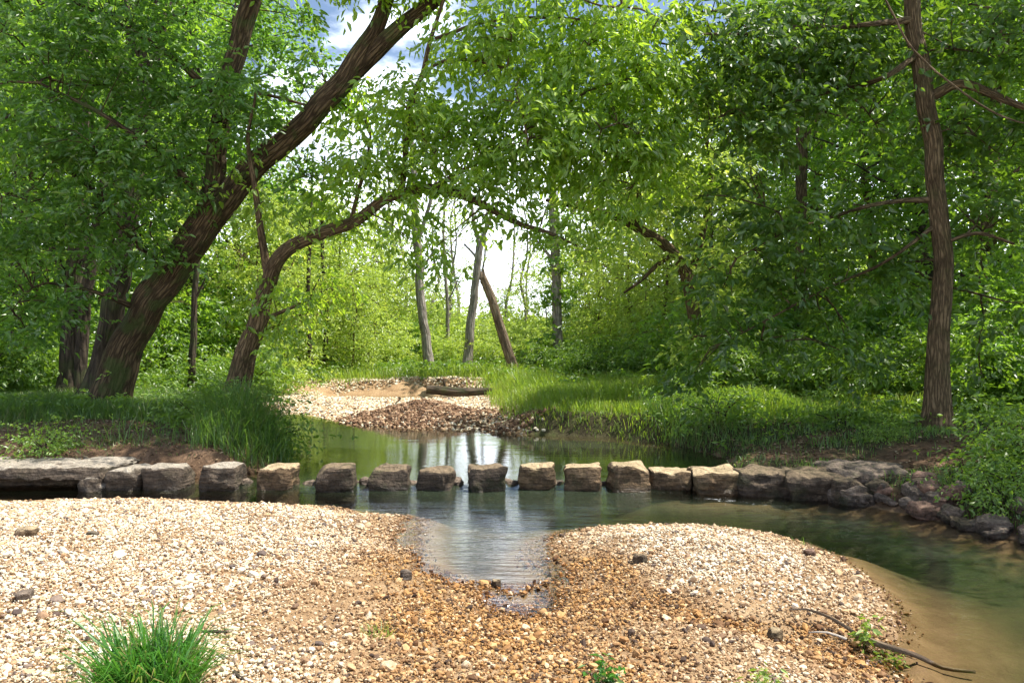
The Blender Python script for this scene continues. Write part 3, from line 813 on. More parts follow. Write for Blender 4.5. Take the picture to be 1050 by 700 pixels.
LW = 'green forest tree standing in the woods behind the left bank'
RW = 'green forest tree standing in the woods behind the right bank'
for px, Y, p, s, r in [(-60, 20, tall_a, .95, 0), (20, 23, tall_b, 1, 1), (-20, 28, tall_a, 1.1, 2), (70, 27, tall_a, 1.05, 3.3), (130, 25, tall_b, 1, 4), (190, 30, tall_a, 1.1, 5), (110, 34, tall_c, 1.2, .6), (240, 33, tall_b, 1, 2.4),
                       (40, 36, tall_a, 1.2, 1.4), (160, 40, tall_b, 1.2, 2.2), (-100, 30, tall_b, 1.2, 3)]:
    place(p, px, Y, s, r, LW, 'trees of the left woods')
for px, Y, p, s, r in [(770, 33, tall_b, .8, 0.3), (830, 32, tall_c, 1, 1.2), (895, 24, tall_b, .9, 2.2), (960, 22, tall_a, 1, 3.1), (1030, 19, tall_b, 1, 4.2), (1090, 22, tall_a, 1, 5), (790, 38, tall_a, .95, .9), (870, 34, tall_c, 1.15, 2),
                       (940, 31, tall_a, 1.1, 1.6), (1010, 30, tall_b, 1.2, 3), (1080, 33, tall_a, 1.2, 4), (735, 42, tall_b, .9, 5.1), (1120, 27, tall_b, 1.2, 0), (850, 27, tall_c, .8, 3.3)]:
    place(p, px, Y, s, r, RW, 'trees of the right woods')
place(tall_a, 0, 11.3, .6, 2.1, 'unseen forest tree added beyond the right edge to shade the leafy clumps', X=9.6)  # added out of frame so its crown shades the bank clumps
place(tall_b, 0, 8.3, .55, 1.1, 'unseen forest tree added beyond the right edge to shade the right stream', X=8.4)  # added out of frame to throw shade on the right stream
YL = 'yellow green young tree at the left edge of the far clearing'
for px, Y, p, s, r in [(300, 33, young, .95, 0), (345, 36, young, 1.05, 1), (385, 40, young, 1.0, 2.1), (270, 29, young, .9, 3), (325, 44, young, 1.25, 4), (410, 46, young2, 1.1, 5), (360, 31.5, young2, .75, .5), (285, 38, young, 1.2, 5.5)]:
    place(p, px, Y, s, r, YL, 'young trees left of the clearing')
YR = 'light green young tree on the far bank right of the clearing'
for px, Y, p, s, r in [(610, 34, young2, .9, 0), (645, 30, young, .95, 1.3), (690, 27, young, 1.0, 2.5), (735, 25, young, 1.0, 3.6), (600, 42, young, .9, 4.4), (560, 46, young2, 1, 5.2), (660, 38, young, 1.3, .7), (520, 56, young2, .9, 2), (460, 56, young2, .9, 3)]:
    place(p, px, Y, s, r, YR, 'young trees right of the clearing')
AL = 'slender thinly leafed tree rising above the far clearing'
for px, Y, p, s, r in [(460, 48, airy, .7, 0), (540, 52, airy, .7, 1), (615, 42, airy, .85, 2.2), (395, 46, airy, .9, 3), (635, 44, airy, .9, 4.1), (690, 40, airy, 1.1, 5)]:
    place(p, px, Y, s, r, AL, 'thin trees of the clearing')
for px, Y, s, r in [(500, 62, .85, 4), (536, 50, .7, 5), (446, 54, .75, 1.6), (590, 52, .8, .4), (418, 58, .9, 2.6), (520, 55, .8, 0), (395, 50, 1.0, 1), (575, 58, .9, 2), (470, 60, .9, 3)]:
    place(bare, px, Y, s, r, 'almost leafless pale tree far behind the clearing', 'leafless trees of the clearing')

# individual far trunks
hand_tree('pale_tree', 'pale grey trunk left of the clearing, standing by the meadow edge with few leaves',
          [[(441, 384, 34, 12), (437, 350, 34, 10), (432, 310, 34, 9), (429, 260, 34, 9), (425, 215, 34, 8), (424, 170, 34, 6), (420, 120, 34, 4)], [(428, 250, 34, 5), (440, 210, 34, 4), (452, 170, 34, 3)], [(426, 220, 34, 4), (408, 185, 34, 3), (396, 150, 34, 2)], [(430, 280, 34, 3), (446, 255, 34, 2)]],
          [(425, 150, 34, 25, 30, .8, .3)], M['bark_pale'], M['leaf_yellow'], 41, leafL=.2, density=1.5, sides=(10, 6), flare=.2, clump_px=14)
hand_tree('forked_tree', 'tall pale grey leaning trunk with a forked leafless top behind the broken snag',
          [[(478, 388, 35, 12), (480, 360, 35, 10), (484, 320, 35, 9), (489, 275, 35, 8), (493, 246, 35, 8)], [(493, 250, 35, 6), (486, 230, 35, 4), (482, 205, 35, 3), (470, 180, 35, 2)], [(492, 250, 35, 5), (502, 225, 35, 4), (508, 195, 35, 3), (520, 170, 35, 2)], [(490, 265, 35, 3), (476, 250, 35, 2)]],
          [], M['bark_pale'], M['leaf_yellow'], 42, sides=(10, 6), flare=.2)
hand_tree('ivy_clad_tree', 'upright grey trunk with leafy creeper climbing it, right of the broken snag',
          [[(573, 398, 29, 12), (572, 360, 29, 11), (571, 310, 29, 10), (569, 260, 29, 10), (567, 215, 29, 9), (566, 150, 29, 7), (562, 60, 29, 5)], [(568, 240, 29, 4), (590, 215, 29, 3), (615, 195, 29, 2)], [(570, 270, 29, 4), (545, 240, 29, 2)]],
          [(571, 250, 29, 12, 30, .4, 1.6), (570, 300, 29, 10, 25, .4, 1.6), (573, 350, 29, 15, 25, .4, 1.6), (585, 215, 29, 25, 16, .5), (560, 130, 29, 25, 50, .6, .6)], M['bark_pale'], M['leaf_forest'], 43, leafL=.17, density=1.6, sides=(10, 6), flare=.2, clump_px=14, nspray=4, ln=.45)
for (x0, x1, x2, Y, w, lab) in [(321, 316, 318, 30, 6, 'thin dark trunk beside the far gravel bar, slightly curved'), (332, 335, 330, 33, 6, 'thin dark straight trunk just right of the curved thin trunk by the far gravel'),
                                (196, 199, 205, 21, 8, 'thin mossy trunk visible between the leaning trunk and the arching trunk'), (457, 459, 455, 40, 5, 'thin grey pole tree between the pale trunk and the forked trunk')]:
    hand_tree('slender_tree', lab, [[(x0, 392 if Y > 25 else 402, Y, w), (x1, 320, Y, w * .8), (x2, 240, Y, w * .6), (x2 + 3, 160, Y, w * .3)], [(x1, 310, Y, w * .4), (x1 + 14, 280, Y, 1)]],
              [(x2, 215, Y, 22, 35, .7, .6)], M['bark_dark'] if x0 < 400 else M['bark_pale'], M['leaf_yellow'], int(x0), leafL=.16, density=1.3, sides=(8, 6), flare=.2, clump_px=18)
hand_tree('mossy_tree', 'greenish mossy trunk near the left edge of the woods',
          [[(18, 408, 22, 22), (20, 360, 22, 18), (19, 300, 22, 17), (22, 200, 22, 15), (20, 60, 22, 13)]], [(20, 150, 22, 30, 60, 1, .7)], M['bark_dark'], M['leaf_forest'], 44, leafL=.16, density=1.3, flare=.3)
hand_tree('grey_tree', 'straight grey trunk behind the drooping dark canopy, seen through its gap of sky',
          [[(818, 415, 22, 13), (820, 320, 22, 12), (822, 220, 22, 11), (822, 130, 22, 11), (818, 40, 22, 9), (815, -40, 22, 8)], [(822, 150, 22, 4), (845, 110, 22, 2)]],
          [(800, 20, 22, 30, 40, 1, .5)], M['bark_fine'], M['leaf_forest'], 45, leafL=.16, density=1.3, flare=.2)

# broken snag
mb = MB()
P, R = px_path([(532, 394, 28, 12), (524, 370, 27.9, 10.5), (513, 335, 27.8, 9.5), (503, 303, 27.6, 8.5), (495, 284, 27.5, 8)])
tube(mb, P, R, 14, .1, .16, 9, flare=.2)
tip = at(494.5, 281, 27.5)
for q in range(5):
    o = rng.normal(0, .09, 3) * (1, 1, 0)
    tube(mb, [tip + o - (0, 0, .15), tip + o * 1.1 + np.array([-.02, 0, .1 + .12 * rng.random()])], [.07, .008], 5, .1)
base = at(532, 394, 28)
sn = link('broken_snag', mb.mesh('broken_snag', M['wood_dead'], True, base), loc=base, label='brown broken dead trunk leaning left, snapped off at its top, in the far clearing', cat='dead tree')

# ------------------------------------------------------------------ shrubs
def auto_shrub(seed, H, r, n, leafL, leafm, nspray=5, nl=10):
    g = np.random.default_rng(seed)
    ml, ms = MB(), MB()
    tips = []
    for i in range(11):
        a = g.uniform(0, 6.28); l = g.uniform(.4, 1)
        e = np.array([math.cos(a) * r * l, math.sin(a) * r * l, H * g.uniform(.55, 1) * (1.1 - .4 * l)])
        P, _ = tube(ms, [np.array([math.cos(a) * .08, math.sin(a) * .08, -.15]), e * np.array([.4, .4, .55]), e], [.018, .012, .004], 5, .15, 0, i, .06, cap=False)
        tips.append(P[len(P) // 4:])
    tp = np.concatenate(tips)
    c = tp[g.integers(0, len(tp), n)] + g.normal(0, .2 * r, (n, 3))
    c[:, 2] = np.clip(c[:, 2], .08, None)
    clump_crown(ml, None, tp, None, c, g, nspray, nl, .4, leafL, .48, .5, False, cl_sig=.2)
    root = link('shrub', None, cat='shrub', label='x')
    link('foliage', ml.mesh('foliage', leafm, False), root)
    link('stems', ms.mesh('stems', M['bark_dark'], True), root)
    return root


sh_a = auto_shrub(51, 2.2, 1.5, 130, .12, M['leaf_under'])
sh_b = auto_shrub(52, 1.4, 1.2, 110, .10, M['leaf_under'])
sh_c = auto_shrub(53, 3.0, 1.7, 150, .13, M['leaf_forest'])
sh_y = auto_shrub(54, 1.8, 1.4, 110, .12, M['leaf_yellow'])
sh_s = auto_shrub(55, .55, .5, 60, .065, M['leaf_under'], 4, 8)

SR = 'leafy green understory shrub in the woods behind the right bank'
for px, Y, p, s, r in [(790, 17, sh_a, .85, 0), (850, 16, sh_b, .9, 1), (905, 16.5, sh_a, .9, 2), (1010, 15.5, sh_a, .9, 3), (1060, 15, sh_c, .8, 4), (930, 19, sh_c, 1, 5), (870, 20, sh_c, 1, .4), (990, 18.5, sh_c, 1, 1.4), (1045, 18, sh_c, 1.1, 2.4),
                       (760, 20, sh_c, .9, 3.3), (820, 22, sh_c, 1.1, 4.4), (1090, 17, sh_c, 1.1, .2), (710, 22, sh_c, .9, 5), (950, 15.4, sh_b, .8, .9), (745, 17.2, sh_b, .9, 1.9), (900, 24, sh_c, 1.4, 2), (980, 24, sh_c, 1.5, 0), (1050, 24, sh_c, 1.5, 1), (780, 26, sh_c, 1.4, 3), (840, 27, sh_c, 1.5, 4)]:
    place(p, px, Y, s, r, SR, 'shrubs of the right woods')
SL = 'leafy green understory shrub in the woods behind the left bank'
for px, Y, p, s, r in [(-20, 18, sh_a, 1, 0), (40, 19.5, sh_b, 1.1, 1), (15, 24, sh_c, 1, 2), (90, 22, sh_c, .9, 3), (150, 20, sh_a, .8, 4), (200, 22, sh_b, 1.2, 5), (250, 23, sh_a, .9, .6), (180, 27, sh_c, 1.1, 1.7), (60, 28, sh_c, 1.3, 2.2),
                       (230, 28, sh_c, 1, 3), (280, 26, sh_y, .9, 4), (120, 30, sh_c, 1.4, 5.3), (-40, 24, sh_c, 1.3, .1), (20, 31, sh_c, 1.6, 3), (180, 35, sh_c, 1.7, 1), (100, 38, sh_c, 1.8, 0)]:
    place(p, px, Y, s, r, SL, 'shrubs of the left woods')
SC = 'bright green bush along the far edge of the meadow'
for px, Y, p, s, r in [(300, 31, sh_y, 1, 0), (350, 34, sh_y, 1, 1), (400, 37, sh_y, 1, 2), (455, 38, sh_y, 1, 3), (500, 36, sh_y, .9, 4), (545, 29, sh_b, .9, 5), (580, 27, sh_a, .7, .5), (600, 24.5, sh_b, .9, 1.5), (635, 25, sh_a, .8, 2.5), (670, 24, sh_b, 1, 3.5), (700, 23, sh_a, .9, 4.5),
                       (560, 34, sh_y, 1.1, 5.5), (620, 30, sh_y, 1.2, .7), (520, 42, sh_y, 1.2, 1.7), (495, 46, sh_y, 1.5, .3), (530, 50, sh_y, 1.9, 1.3), (465, 47, sh_y, 1.6, 2.3), (430, 44, sh_c, .9, 2.7), (660, 32, sh_c, 1, 3), (480, 52, sh_c, .8, 4), (560, 52, sh_c, .9, 5), (600, 47, sh_c, 1.2, 0), (380, 48, sh_c, 1.2, 1), (340, 50, sh_c, 1.2, 2)]:
    place(p, px, Y, s, r, SC, 'bushes round the meadow')
for px, Y, s, lab in [(45, 11.0, .7, 'low leafy weed patch beside the dirt path at the left ledge'), (238, 12.8, 1.1, 'bushy weed clump on the bank right of the dirt path'), (270, 12.7, 1.25, 'rounded bushy clump overhanging the pool at the tip of the left bank'), (208, 13.6, 1.2, 'dark bushy clump in front of the arching trunk'),
                      (1046, 9.7, .95, 'leafy clump overhanging the water on the right bank'), (1046, 8.6, .9, 'lowest leafy clump trailing over the right stream'), (1028, 8.2, .7, 'small leafy clump at the very edge of the right stream'), (1066, 9.2, 1.2, 'leafy clump at the right edge above the water'), (905, 11.3, .5, 'small leafy weed in front of the ridged maple trunk'),
                      (860, 12.9, .9, 'sunlit leafy weed clump left of the ridged maple trunk'), (700, 15.5, 1.1, 'bushy clump at the waterline left of the bare bank'), (735, 14.2, 1.2, 'bushy clump shading the bare bank by the pool')]:
    place(sh_s, px, Y, s, px * .1, lab)

# ------------------------------------------------------------------ far woods (one mass)
g = np.random.default_rng(77)
mbw = MB()
n = 1500
th = g.uniform(-.75, .75, n); rr = g.uniform(75, 110, n)
c = np.stack([rr * np.sin(th), rr * np.cos(th), np.zeros(n)], 1)
hh = 3.2 + 8.0 * sstep(.05, .3, np.abs(th - .01)) + 2.5 * fbm(th * 14, rr * .0 + .5, s=4)
c[:, 2] = g.uniform(0, 1, n) ** .8 * hh + gz(c[:, 0], c[:, 1])
ang = g.uniform(0, 6.28, (n, 8))
C = np.repeat(c, 8, 0) + g.normal(0, .8, (n * 8, 3))
O = np.stack([np.cos(ang).ravel(), np.sin(ang).ravel(), g.normal(0, .4, n * 8)], 1)
sprays(mbw, C, O, g, 9, 1.6, .5, .55, .5, False)
link('distant_woods', mbw.mesh('distant_woods', M['leaf_yellow'], False), kind='stuff', label='pale green distant woods closing the view behind the clearing', cat='woods')

# ------------------------------------------------------------------ grass
def in_view(x, y, m=1.0):
    return np.abs(x) < .66 * y + m


def blades(x, y, h, w, g, bend=.5, z=None):
    n = len(x)
    z = gz(x, y) if z is None else z
    a = g.uniform(0, 2 * np.pi, n)
    d = np.stack([np.cos(a), np.sin(a), np.zeros(n)], 1)
    fa = a + np.pi / 2 + g.normal(0, .5, n)
    s = np.stack([np.cos(fa), np.sin(fa), np.zeros(n)], 1) * (w * .5)[:, None]
    b = np.stack([x, y, z - .02], 1)
    bd = (h * bend * g.uniform(.2, 1.3, n))[:, None]
    H = h[:, None]
    p1 = b + UP * H * .4 + d * bd * .15; p2 = b + UP * H * .78 + d * bd * .5; p3 = b + UP * H * (1 - .25 * bend) + d * bd
    V = np.stack([b - s, b + s, p1 - s * .9, p1 + s * .9, p2 - s * .6, p2 + s * .6, p3], 1).reshape(-1, 3)
    k = np.arange(n)[:, None] * 7
    return V, [np.vstack([k + [0, 1, 3, 2], k + [2, 3, 5, 4]]), k + [4, 5, 6]]


def scatter(g, x0, x1, y0, y1, n, dens):
    x = g.uniform(x0, x1, n); y = g.uniform(y0, y1, n)
    k = (g.uniform(0, 1, n) < dens(x, y)) & in_view(x, y)
    return x[k], y[k]


def grass(name, label, specs, mat, seed):
    g = np.random.default_rng(seed); mb = MB()
    for (x0, x1, y0, y1, n, dens, hf, w, bend) in specs:
        x, y = scatter(g, x0, x1, y0, y1, n, dens)
        h = hf(x, y) * g.uniform(.5, 1.25, len(x))
        V, f = blades(x, y, h, np.full(len(x), w) * g.uniform(.6, 1.3, len(x)), g, bend)
        mb.add(V, f)
    return link(name, mb.mesh(name, mat, False), kind='stuff', label=label, cat='grass')


sdP = lambda x, y: poly_sd(x, y, POLY)
patch = lambda x, y, f=1.2, s=40: sstep(-.25, .25, fbm(x * f, y * f, s=s))


def d_left(x, y):
    return (1 - zones(x, y)[1]) * sstep(.02, .25, sdP(x, y)) * (1 - .97 * np.clip(dirt_mask(x, y) * 1.4 * sstep(-4.3, -4.8, x), 0, 1))


def h_left(x, y):
    mound = np.exp(-(((x + 4.3) / 1.1) ** 2 + ((y - 12.9) / 1.2) ** 2))
    return .36 + .6 * mound + .15 * fbm(x * .8, y * .8, s=44)


def d_leftshort(x, y):
    return dirt_mask(x, y) * patch(x, y, 1.3, 47) ** 2 * .8 * sstep(.25, .5, sdP(x, y)) * (x < -3)


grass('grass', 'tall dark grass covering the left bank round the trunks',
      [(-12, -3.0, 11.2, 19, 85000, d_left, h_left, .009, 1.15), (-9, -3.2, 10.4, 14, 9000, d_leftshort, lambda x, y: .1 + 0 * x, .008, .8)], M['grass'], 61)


def d_right(x, y):
    return sstep(.0, .25, sdP(x, y)) * (1 - .92 * np.clip(dirt_mask(x, y) * 1.5, 0, 1)) * (.35 + .65 * patch(x, y, 1.0, 48))


def h_right(x, y):
    return .13 + .3 * sstep(13, 14.5, y + .4 * fbm(x, y, s=6)) * sstep(7, 5, x) + .08 * fbm(x * .9, y * .9, s=49)


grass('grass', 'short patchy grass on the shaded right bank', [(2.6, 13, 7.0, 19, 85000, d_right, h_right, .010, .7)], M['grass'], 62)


def d_mead(x, y):
    fr, fb, _ = zones(x, y)
    return sstep(-.02, .25, sdP(x, y)) * (1 - fb) * sstep(.3, .8, poly_sd(x, y, POOL2))


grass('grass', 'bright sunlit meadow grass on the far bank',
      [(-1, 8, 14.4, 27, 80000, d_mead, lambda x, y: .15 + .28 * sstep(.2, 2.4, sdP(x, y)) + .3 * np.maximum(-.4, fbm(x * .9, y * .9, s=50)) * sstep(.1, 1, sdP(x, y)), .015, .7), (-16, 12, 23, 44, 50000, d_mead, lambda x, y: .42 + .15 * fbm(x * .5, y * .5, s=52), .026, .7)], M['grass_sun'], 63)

# low broad-leaved undergrowth
g = np.random.default_rng(64); mb = MB()
for (x0, x1, y0, y1, n, hh, ll) in [(-16, -3.6, 12.5, 32, 5200, .4, .1), (3.2, 20, 11.5, 30, 6500, .4, .1), (-8, 9, 20, 40, 3500, .5, .13)]:
    x = g.uniform(x0, x1, n); y = g.uniform(y0, y1, n)
    fr, fb, _ = zones(x, y)
    k = (g.uniform(0, 1, n) < sstep(.25, .6, sdP(x, y)) * (1 - np.clip(dirt_mask(x, y) * 1.5, 0, 1)) * (1 - fb) * patch(x, y, .7, 55)) & in_view(x, y) & (poly_sd(x, y, POOL2) > .5)
    x, y = x[k], y[k]
    z = gz(x, y)
    C = np.stack([x, y, z + g.uniform(.05, 1, len(x)) ** 1.5 * hh], 1)
    a = g.uniform(0, 6.28, len(x))
    sprays(mb, C, np.stack([np.cos(a), np.sin(a), .5 + 0 * a], 1), g, 12, .3, ll, .5, .6, False)
link('undergrowth', mb.mesh('undergrowth', M['leaf_under'], False), kind='stuff', label='low broad leaved undergrowth covering the forest floor', cat='undergrowth')


# ------------------------------------------------------------------ gravel
def ico(sub):
    bm = bmesh.new(); bmesh.ops.create_icosphere(bm, subdivisions=sub, radius=1)
    V = np.array([v.co[:] for v in bm.verts]); Fc = np.array([[v.index for v in f.verts] for f in bm.faces]); bm.free()
    return V, Fc


ICO1, ICOF1 = ico(1)
ICO2, ICOF2 = ico(2)


def pebble_batch(mb, tints, x, y, r, g, sub=1, sink=.25, zoff=0.0, tint=None, flatness=.68):
    bv, bf = (ICO1, ICOF1) if sub == 1 else (ICO2, ICOF2)
    n = len(x)
    nv = len(bv)
    K = 24
    kind = g.integers(0, K, n)
    tm = np.stack([bv * (1 + .3 * g.uniform(-1, 1, (nv, 1))) for _ in range(K)])
    if sub == 2:
        tm = np.stack([bv * (1 + .28 * fbm(bv[:, 0] * 1.3 + q * 7, bv[:, 1] * 1.3, bv[:, 2] * 1.3, s=q)[:, None] * 2) for q in range(K)])
    S = r[:, None] * np.stack([g.uniform(.8, 1.35, n), g.uniform(.65, 1.05, n), flatness * g.uniform(.65, 1.35, n)], 1)
    a = g.uniform(0, 6.28, n); tl = g.normal(0, .5, n)
    V = tm[kind] * S[:, None, :]
    ct, st = np.cos(tl)[:, None], np.sin(tl)[:, None]
    V = np.stack([V[..., 0] * ct + V[..., 2] * st, V[..., 1], -V[..., 0] * st + V[..., 2] * ct], -1)
    ca, sa = np.cos(a)[:, None], np.sin(a)[:, None]
    V = np.stack([V[..., 0] * ca - V[..., 1] * sa, V[..., 0] * sa + V[..., 1] * ca, V[..., 2]], -1)
    z = gz(x, y) + r * flatness * (1 - 2 * sink) + zoff
    V = V + np.stack([x, y, z], 1)[:, None, :]
    f = bf[None] + (np.arange(n) * nv)[:, None, None]
    mb.add(V.reshape(-1, 3), [f.reshape(-1, 3)])
    tints.append(np.repeat(tint if tint is not None else np.zeros(n), nv))


def tint_at(x, y):
    d = sdP(x, y)
    center = np.exp(-(((x - .0 + .12 * (y - 5)) / 1.2) ** 4)) * sstep(7.4, 6.3, y)
    band = np.exp(-(((y - (5.9 - .52 * x)) / .28) ** 2)) * sstep(.2, .8, x)
    edge = sstep(.9, .1, d)
    rightlow = np.exp(-(((x - 2.0) / .7) ** 2 + ((y - 4.6) / .5) ** 2))
    mids = np.exp(-(((x + 1.55) / .45) ** 2 + ((y - 5.3) / .9) ** 2))
    return np.clip(-.15 + 1.15 * center + .95 * band + .7 * edge + .8 * rightlow + .55 * mids, -.3, 1)


g = np.random.default_rng(71); mb, tints = MB(), []


def d_gravel(x, y):
    d = sdP(x, y); fr, fb, _ = zones(x, y)
    sandy = np.exp(-(((x + 1.35) / .4) ** 2 + ((y - 5.1) / .8) ** 2)) + .6 * np.exp(-(((x + .9) / .5) ** 2 + ((y - 6.2) / .5) ** 2))
    dens = np.where(d > 0, 1 - .7 * np.clip(sandy, 0, 1), sstep(-.45, -.1, d) * sstep(1.2, .4, x) * .7 + .25 * sstep(-.22, -.03, d) * (x > 1.2))
    return dens * fr * (1 - (x > 2.4) * (y > 8.6))


x, y = scatter(g, -7.2, 3.4, 3.9, 10.0, 290000, lambda x, y: d_gravel(x, y) * (.45 + .55 * sstep(-.35, .1, fbm(x * 2, y * 2, s=72))))
r = np.clip(np.exp(g.normal(math.log(.0068), .42, len(x))), .004, .03)
pebble_batch(mb, tints, x, y, r, g, 1, .1, tint=tint_at(x, y), zoff=g.uniform(0, .012, len(x)))
x, y = scatter(g, -7.2, 3.4, 3.9, 10.0, 7500, d_gravel)
r = np.clip(np.exp(g.normal(math.log(.016), .3, len(x))), .01, .045)
pebble_batch(mb, tints, x, y, r, g, 1, .15, tint=tint_at(x, y))
x, y = scatter(g, -7, 3.2, 4, 9.4, 230, d_gravel)
r = g.uniform(.024, .042, len(x))
pebble_batch(mb, tints, x, y, r, g, 2, .25, tint=tint_at(x, y))
# far bar stones, bigger so that they read at that distance
x, y = scatter(g, -9, 1, 15.6, 29, 34000, lambda x, y: np.maximum(zones(x, y)[1], sstep(2.4, 1.6, poly_sd(x, y, POOL2))) * sstep(-.1, .05, sdP(x, y)) * sstep(-.35, -.1, poly_sd(x, y, POOL2)))
r = g.uniform(.018, .05, len(x))
pebble_batch(mb, tints, x, y, r, g, 1, .2, tint=-.15 + 0 * x)
V = np.concatenate(mb.V)
link('gravel', build_mesh('gravel', V, mb.Fc, False, M['pebble'], {'tint': ('FLOAT', np.concatenate(tints))}), kind='stuff', label='loose angular creek gravel in cream, tan and orange', cat='gravel')

mb, tints = MB(), []
x, y = scatter(g, -5, 1, 16, 21, 26000, lambda x, y: np.clip(1.4 * np.exp(-(((x + 2.1) / 1.2) ** 2 + ((y - 18.4) / 1.1) ** 2)) + 1.2 * np.exp(-(((x - .2) / .6) ** 2 + ((y - 16.4) / .3) ** 2)), 0, 1) * (sdP(x, y) > -.05))
pebble_batch(mb, tints, x, y, g.uniform(.02, .055, len(x)), g, 1, -.1, tint=0 * x)
link('dark_gravel', build_mesh('dark_gravel', np.concatenate(mb.V), mb.Fc, False, M['litter'], {'tint': ('FLOAT', np.concatenate(tints))}), kind='stuff', label='brown heaped gravel mounds on the far side of the pool', cat='gravel')


# fallen leaves and bits on the bare soil
m_, nt_ = new_mat('dry_leaf_litter'); t_ = NT(nt_)
lc = t_.ramp(t_.n('ShaderNodeNewGeometry').outputs['Random Per Island'], [(0, (.05, .03, .018)), (.4, (.14, .085, .045)), (.75, (.25, .165, .09)), (1, (.4, .31, .2))])
t_.out(t_.n('ShaderNodeBsdfPrincipled', {'Base Color': lc, 'Roughness': .8, 'Specular IOR Level': .2}).outputs[0])
g = np.random.default_rng(73); mb = MB()
for (x0, x1, y0, y1, n) in [(-9, -3.1, 10.4, 15, 5200), (2.5, 8, 8.0, 14.5, 6500)]:
    x, y = scatter(g, x0, x1, y0, y1, n, lambda x, y: np.clip(.2 + dirt_mask(x, y) + sstep(.9, .2, sdP(x, y)), 0, 1) * sstep(0, .1, sdP(x, y)))
    P = np.stack([x, y, gz(x, y) + .012], 1)
    a = g.uniform(0, 6.28, len(x))
    V, f = leaf_geo(P, np.stack([np.cos(a), np.sin(a), g.normal(.1, .2, len(x))], 1), UP + g.normal(0, .3, (len(x), 3)), g.uniform(.03, .09, len(x)), g.uniform(.015, .045, len(x)), six=False)
    mb.add(V, f)
link('leaf_litter', mb.mesh('leaf_litter', m_, False), kind='stuff', label='dry brown leaf litter on the bare soil of both banks', cat='leaf litter')


# ------------------------------------------------------------------ rocks
def rock_mesh(name, size, seed, mat, boxy=5.0, rough=.1, cuts=15, strata=.6):
    bm = bmesh.new(); bmesh.ops.create_cube(bm, size=2)
    bmesh.ops.subdivide_edges(bm, edges=bm.edges[:], cuts=cuts, use_grid_fill=True)
    V = np.array([v.co[:] for v in bm.verts]); Fc = np.array([[v.index for v in f.verts] for f in bm.faces]); bm.free()
    p = (np.abs(V) ** boxy).sum(1) ** (1 / boxy)
    V = V / p[:, None]
    nn = nrm(V)
    s = np.array(size) / 2
    W = V * s
    f = 1 / max(min(size), .12)
    n1 = fbm(W[:, 0] * f * .9 + seed * 3.3, W[:, 1] * f * .9, W[:, 2] * f * .9, s=seed, o=4)
    ridg = np.abs(vnoise(W[:, 0] * f * 2.1 + seed, W[:, 1] * f * 2.1, W[:, 2] * f * 2.6, s=seed + 9))
    lay = vnoise(W[:, 2] * f * 3.0 + .5 * n1, np.full(len(W), seed * 1.7), s=seed + 3)
    hor = 1 - np.abs(nn[:, 2])
    amp = rough * min(size)
    pit = vnoise(W[:, 0] * f * 4.3, W[:, 1] * f * 4.3 + seed, W[:, 2] * f * 5, s=seed + 20)
    W = W + nn * (n1 * 1.7 * amp + (ridg - .3) * -1.1 * amp + pit * .4 * amp)[:, None] + nn * np.array([1, 1, 0]) * (lay * strata * amp * hor)[:, None]
    # planar chips: shave random corners
    g = np.random.default_rng(seed)
    for q in range(10):
        d = nrm(np.array([g.normal(), g.normal(), g.normal(0, .6)]))
        m = (W @ d).max(); lim = m * g.uniform(.82, .95)
        o = W @ d - lim
        W = W - np.where(o > 0, o, 0)[:, None] * d * .85
    return build_mesh(name, W, [Fc], False, mat)


rock_n = 0


def rock(name, label, cat, px0, px1, pyt, pyb, Y, depth, mat, seed, group=None, boxy=5.0, rough=.1, rot=0.0, sink=.12, strata=.6, cuts=15):
    """front face spans px0..px1, front top edge at pyt, base pyb, front at distance Y"""
    w = (px1 - px0) * Y / F; zt = CH - (pyt - HY) * Y / F; zb = CH - (pyb - HY) * Y / F - sink
    me = rock_mesh(name, (w, depth, zt - zb), seed, mat, boxy, rough, cuts, strata)
    x = ((px0 + px1) / 2 - CX) * Y / F
    return link(name, me, loc=(x, Y + depth / 2, (zt + zb) / 2), rot=rot, label=label, cat=cat, group=group)


ordw = ['first', 'second', 'third', 'fourth', 'fifth', 'sixth', 'seventh', 'eighth', 'ninth', 'tenth']
SG = 'stepping stones across the creek'
looks = ['square stepping stone with a pale sunlit edge, {} from the left ledge', 'layered stepping stone nearest the tip of the left bank, {} from the left ledge', 'dark topped stepping stone, {} from the left ledge', 'blocky dark stepping stone, {} from the left ledge',
         'low rounded dark stepping stone, {} from the left ledge', 'wide dark brown stepping stone near midstream, {} from the left ledge', 'tall pale topped stepping stone, {} from the left ledge', 'flat topped stepping stone with a dark crack across its face, {} from the left ledge',
         'tallest tan topped stepping stone, {} from the left ledge', 'low pale topped stepping stone, last before the right ledge, {} from the left ledge']
rock('ledge_block', 'squat block joined to the right end of the left ledge slab', 'ledge block', 104, 142, 481, 508, 10.02, .55, M['stone_grey'], 201, 'blocks of the left ledge', 6, .07)
rock('ledge_block', 'pale topped end block of the left ledge, next to the first stepping stone', 'ledge block', 142, 186, 479, 508, 10.02, .55, M['stone_grey'], 202, 'blocks of the left ledge', 6, .07)
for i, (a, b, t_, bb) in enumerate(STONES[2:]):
    mt = M['stone_grey'] if i == 0 else M['stone_dark'] if 1 < i < 6 else M['stone']  # stones under the arch get the darker copy: canopy shade put into their colour
    rock('stepping_stone', looks[i].format(ordw[i]), 'stepping stone', a + 1, b - 1, t_ - 1.5, bb, 10.0 + .05 * math.sin(i * 2.3), .46, mt, 210 + i, SG, [18, 12, 20, 12, 9, 16, 22, 16, 20, 14][i], [.08, .10, .09, .11, .12, .10, .09, .10, .10, .11][i], rot=.16 * math.sin(i * 4.1), sink=.3)
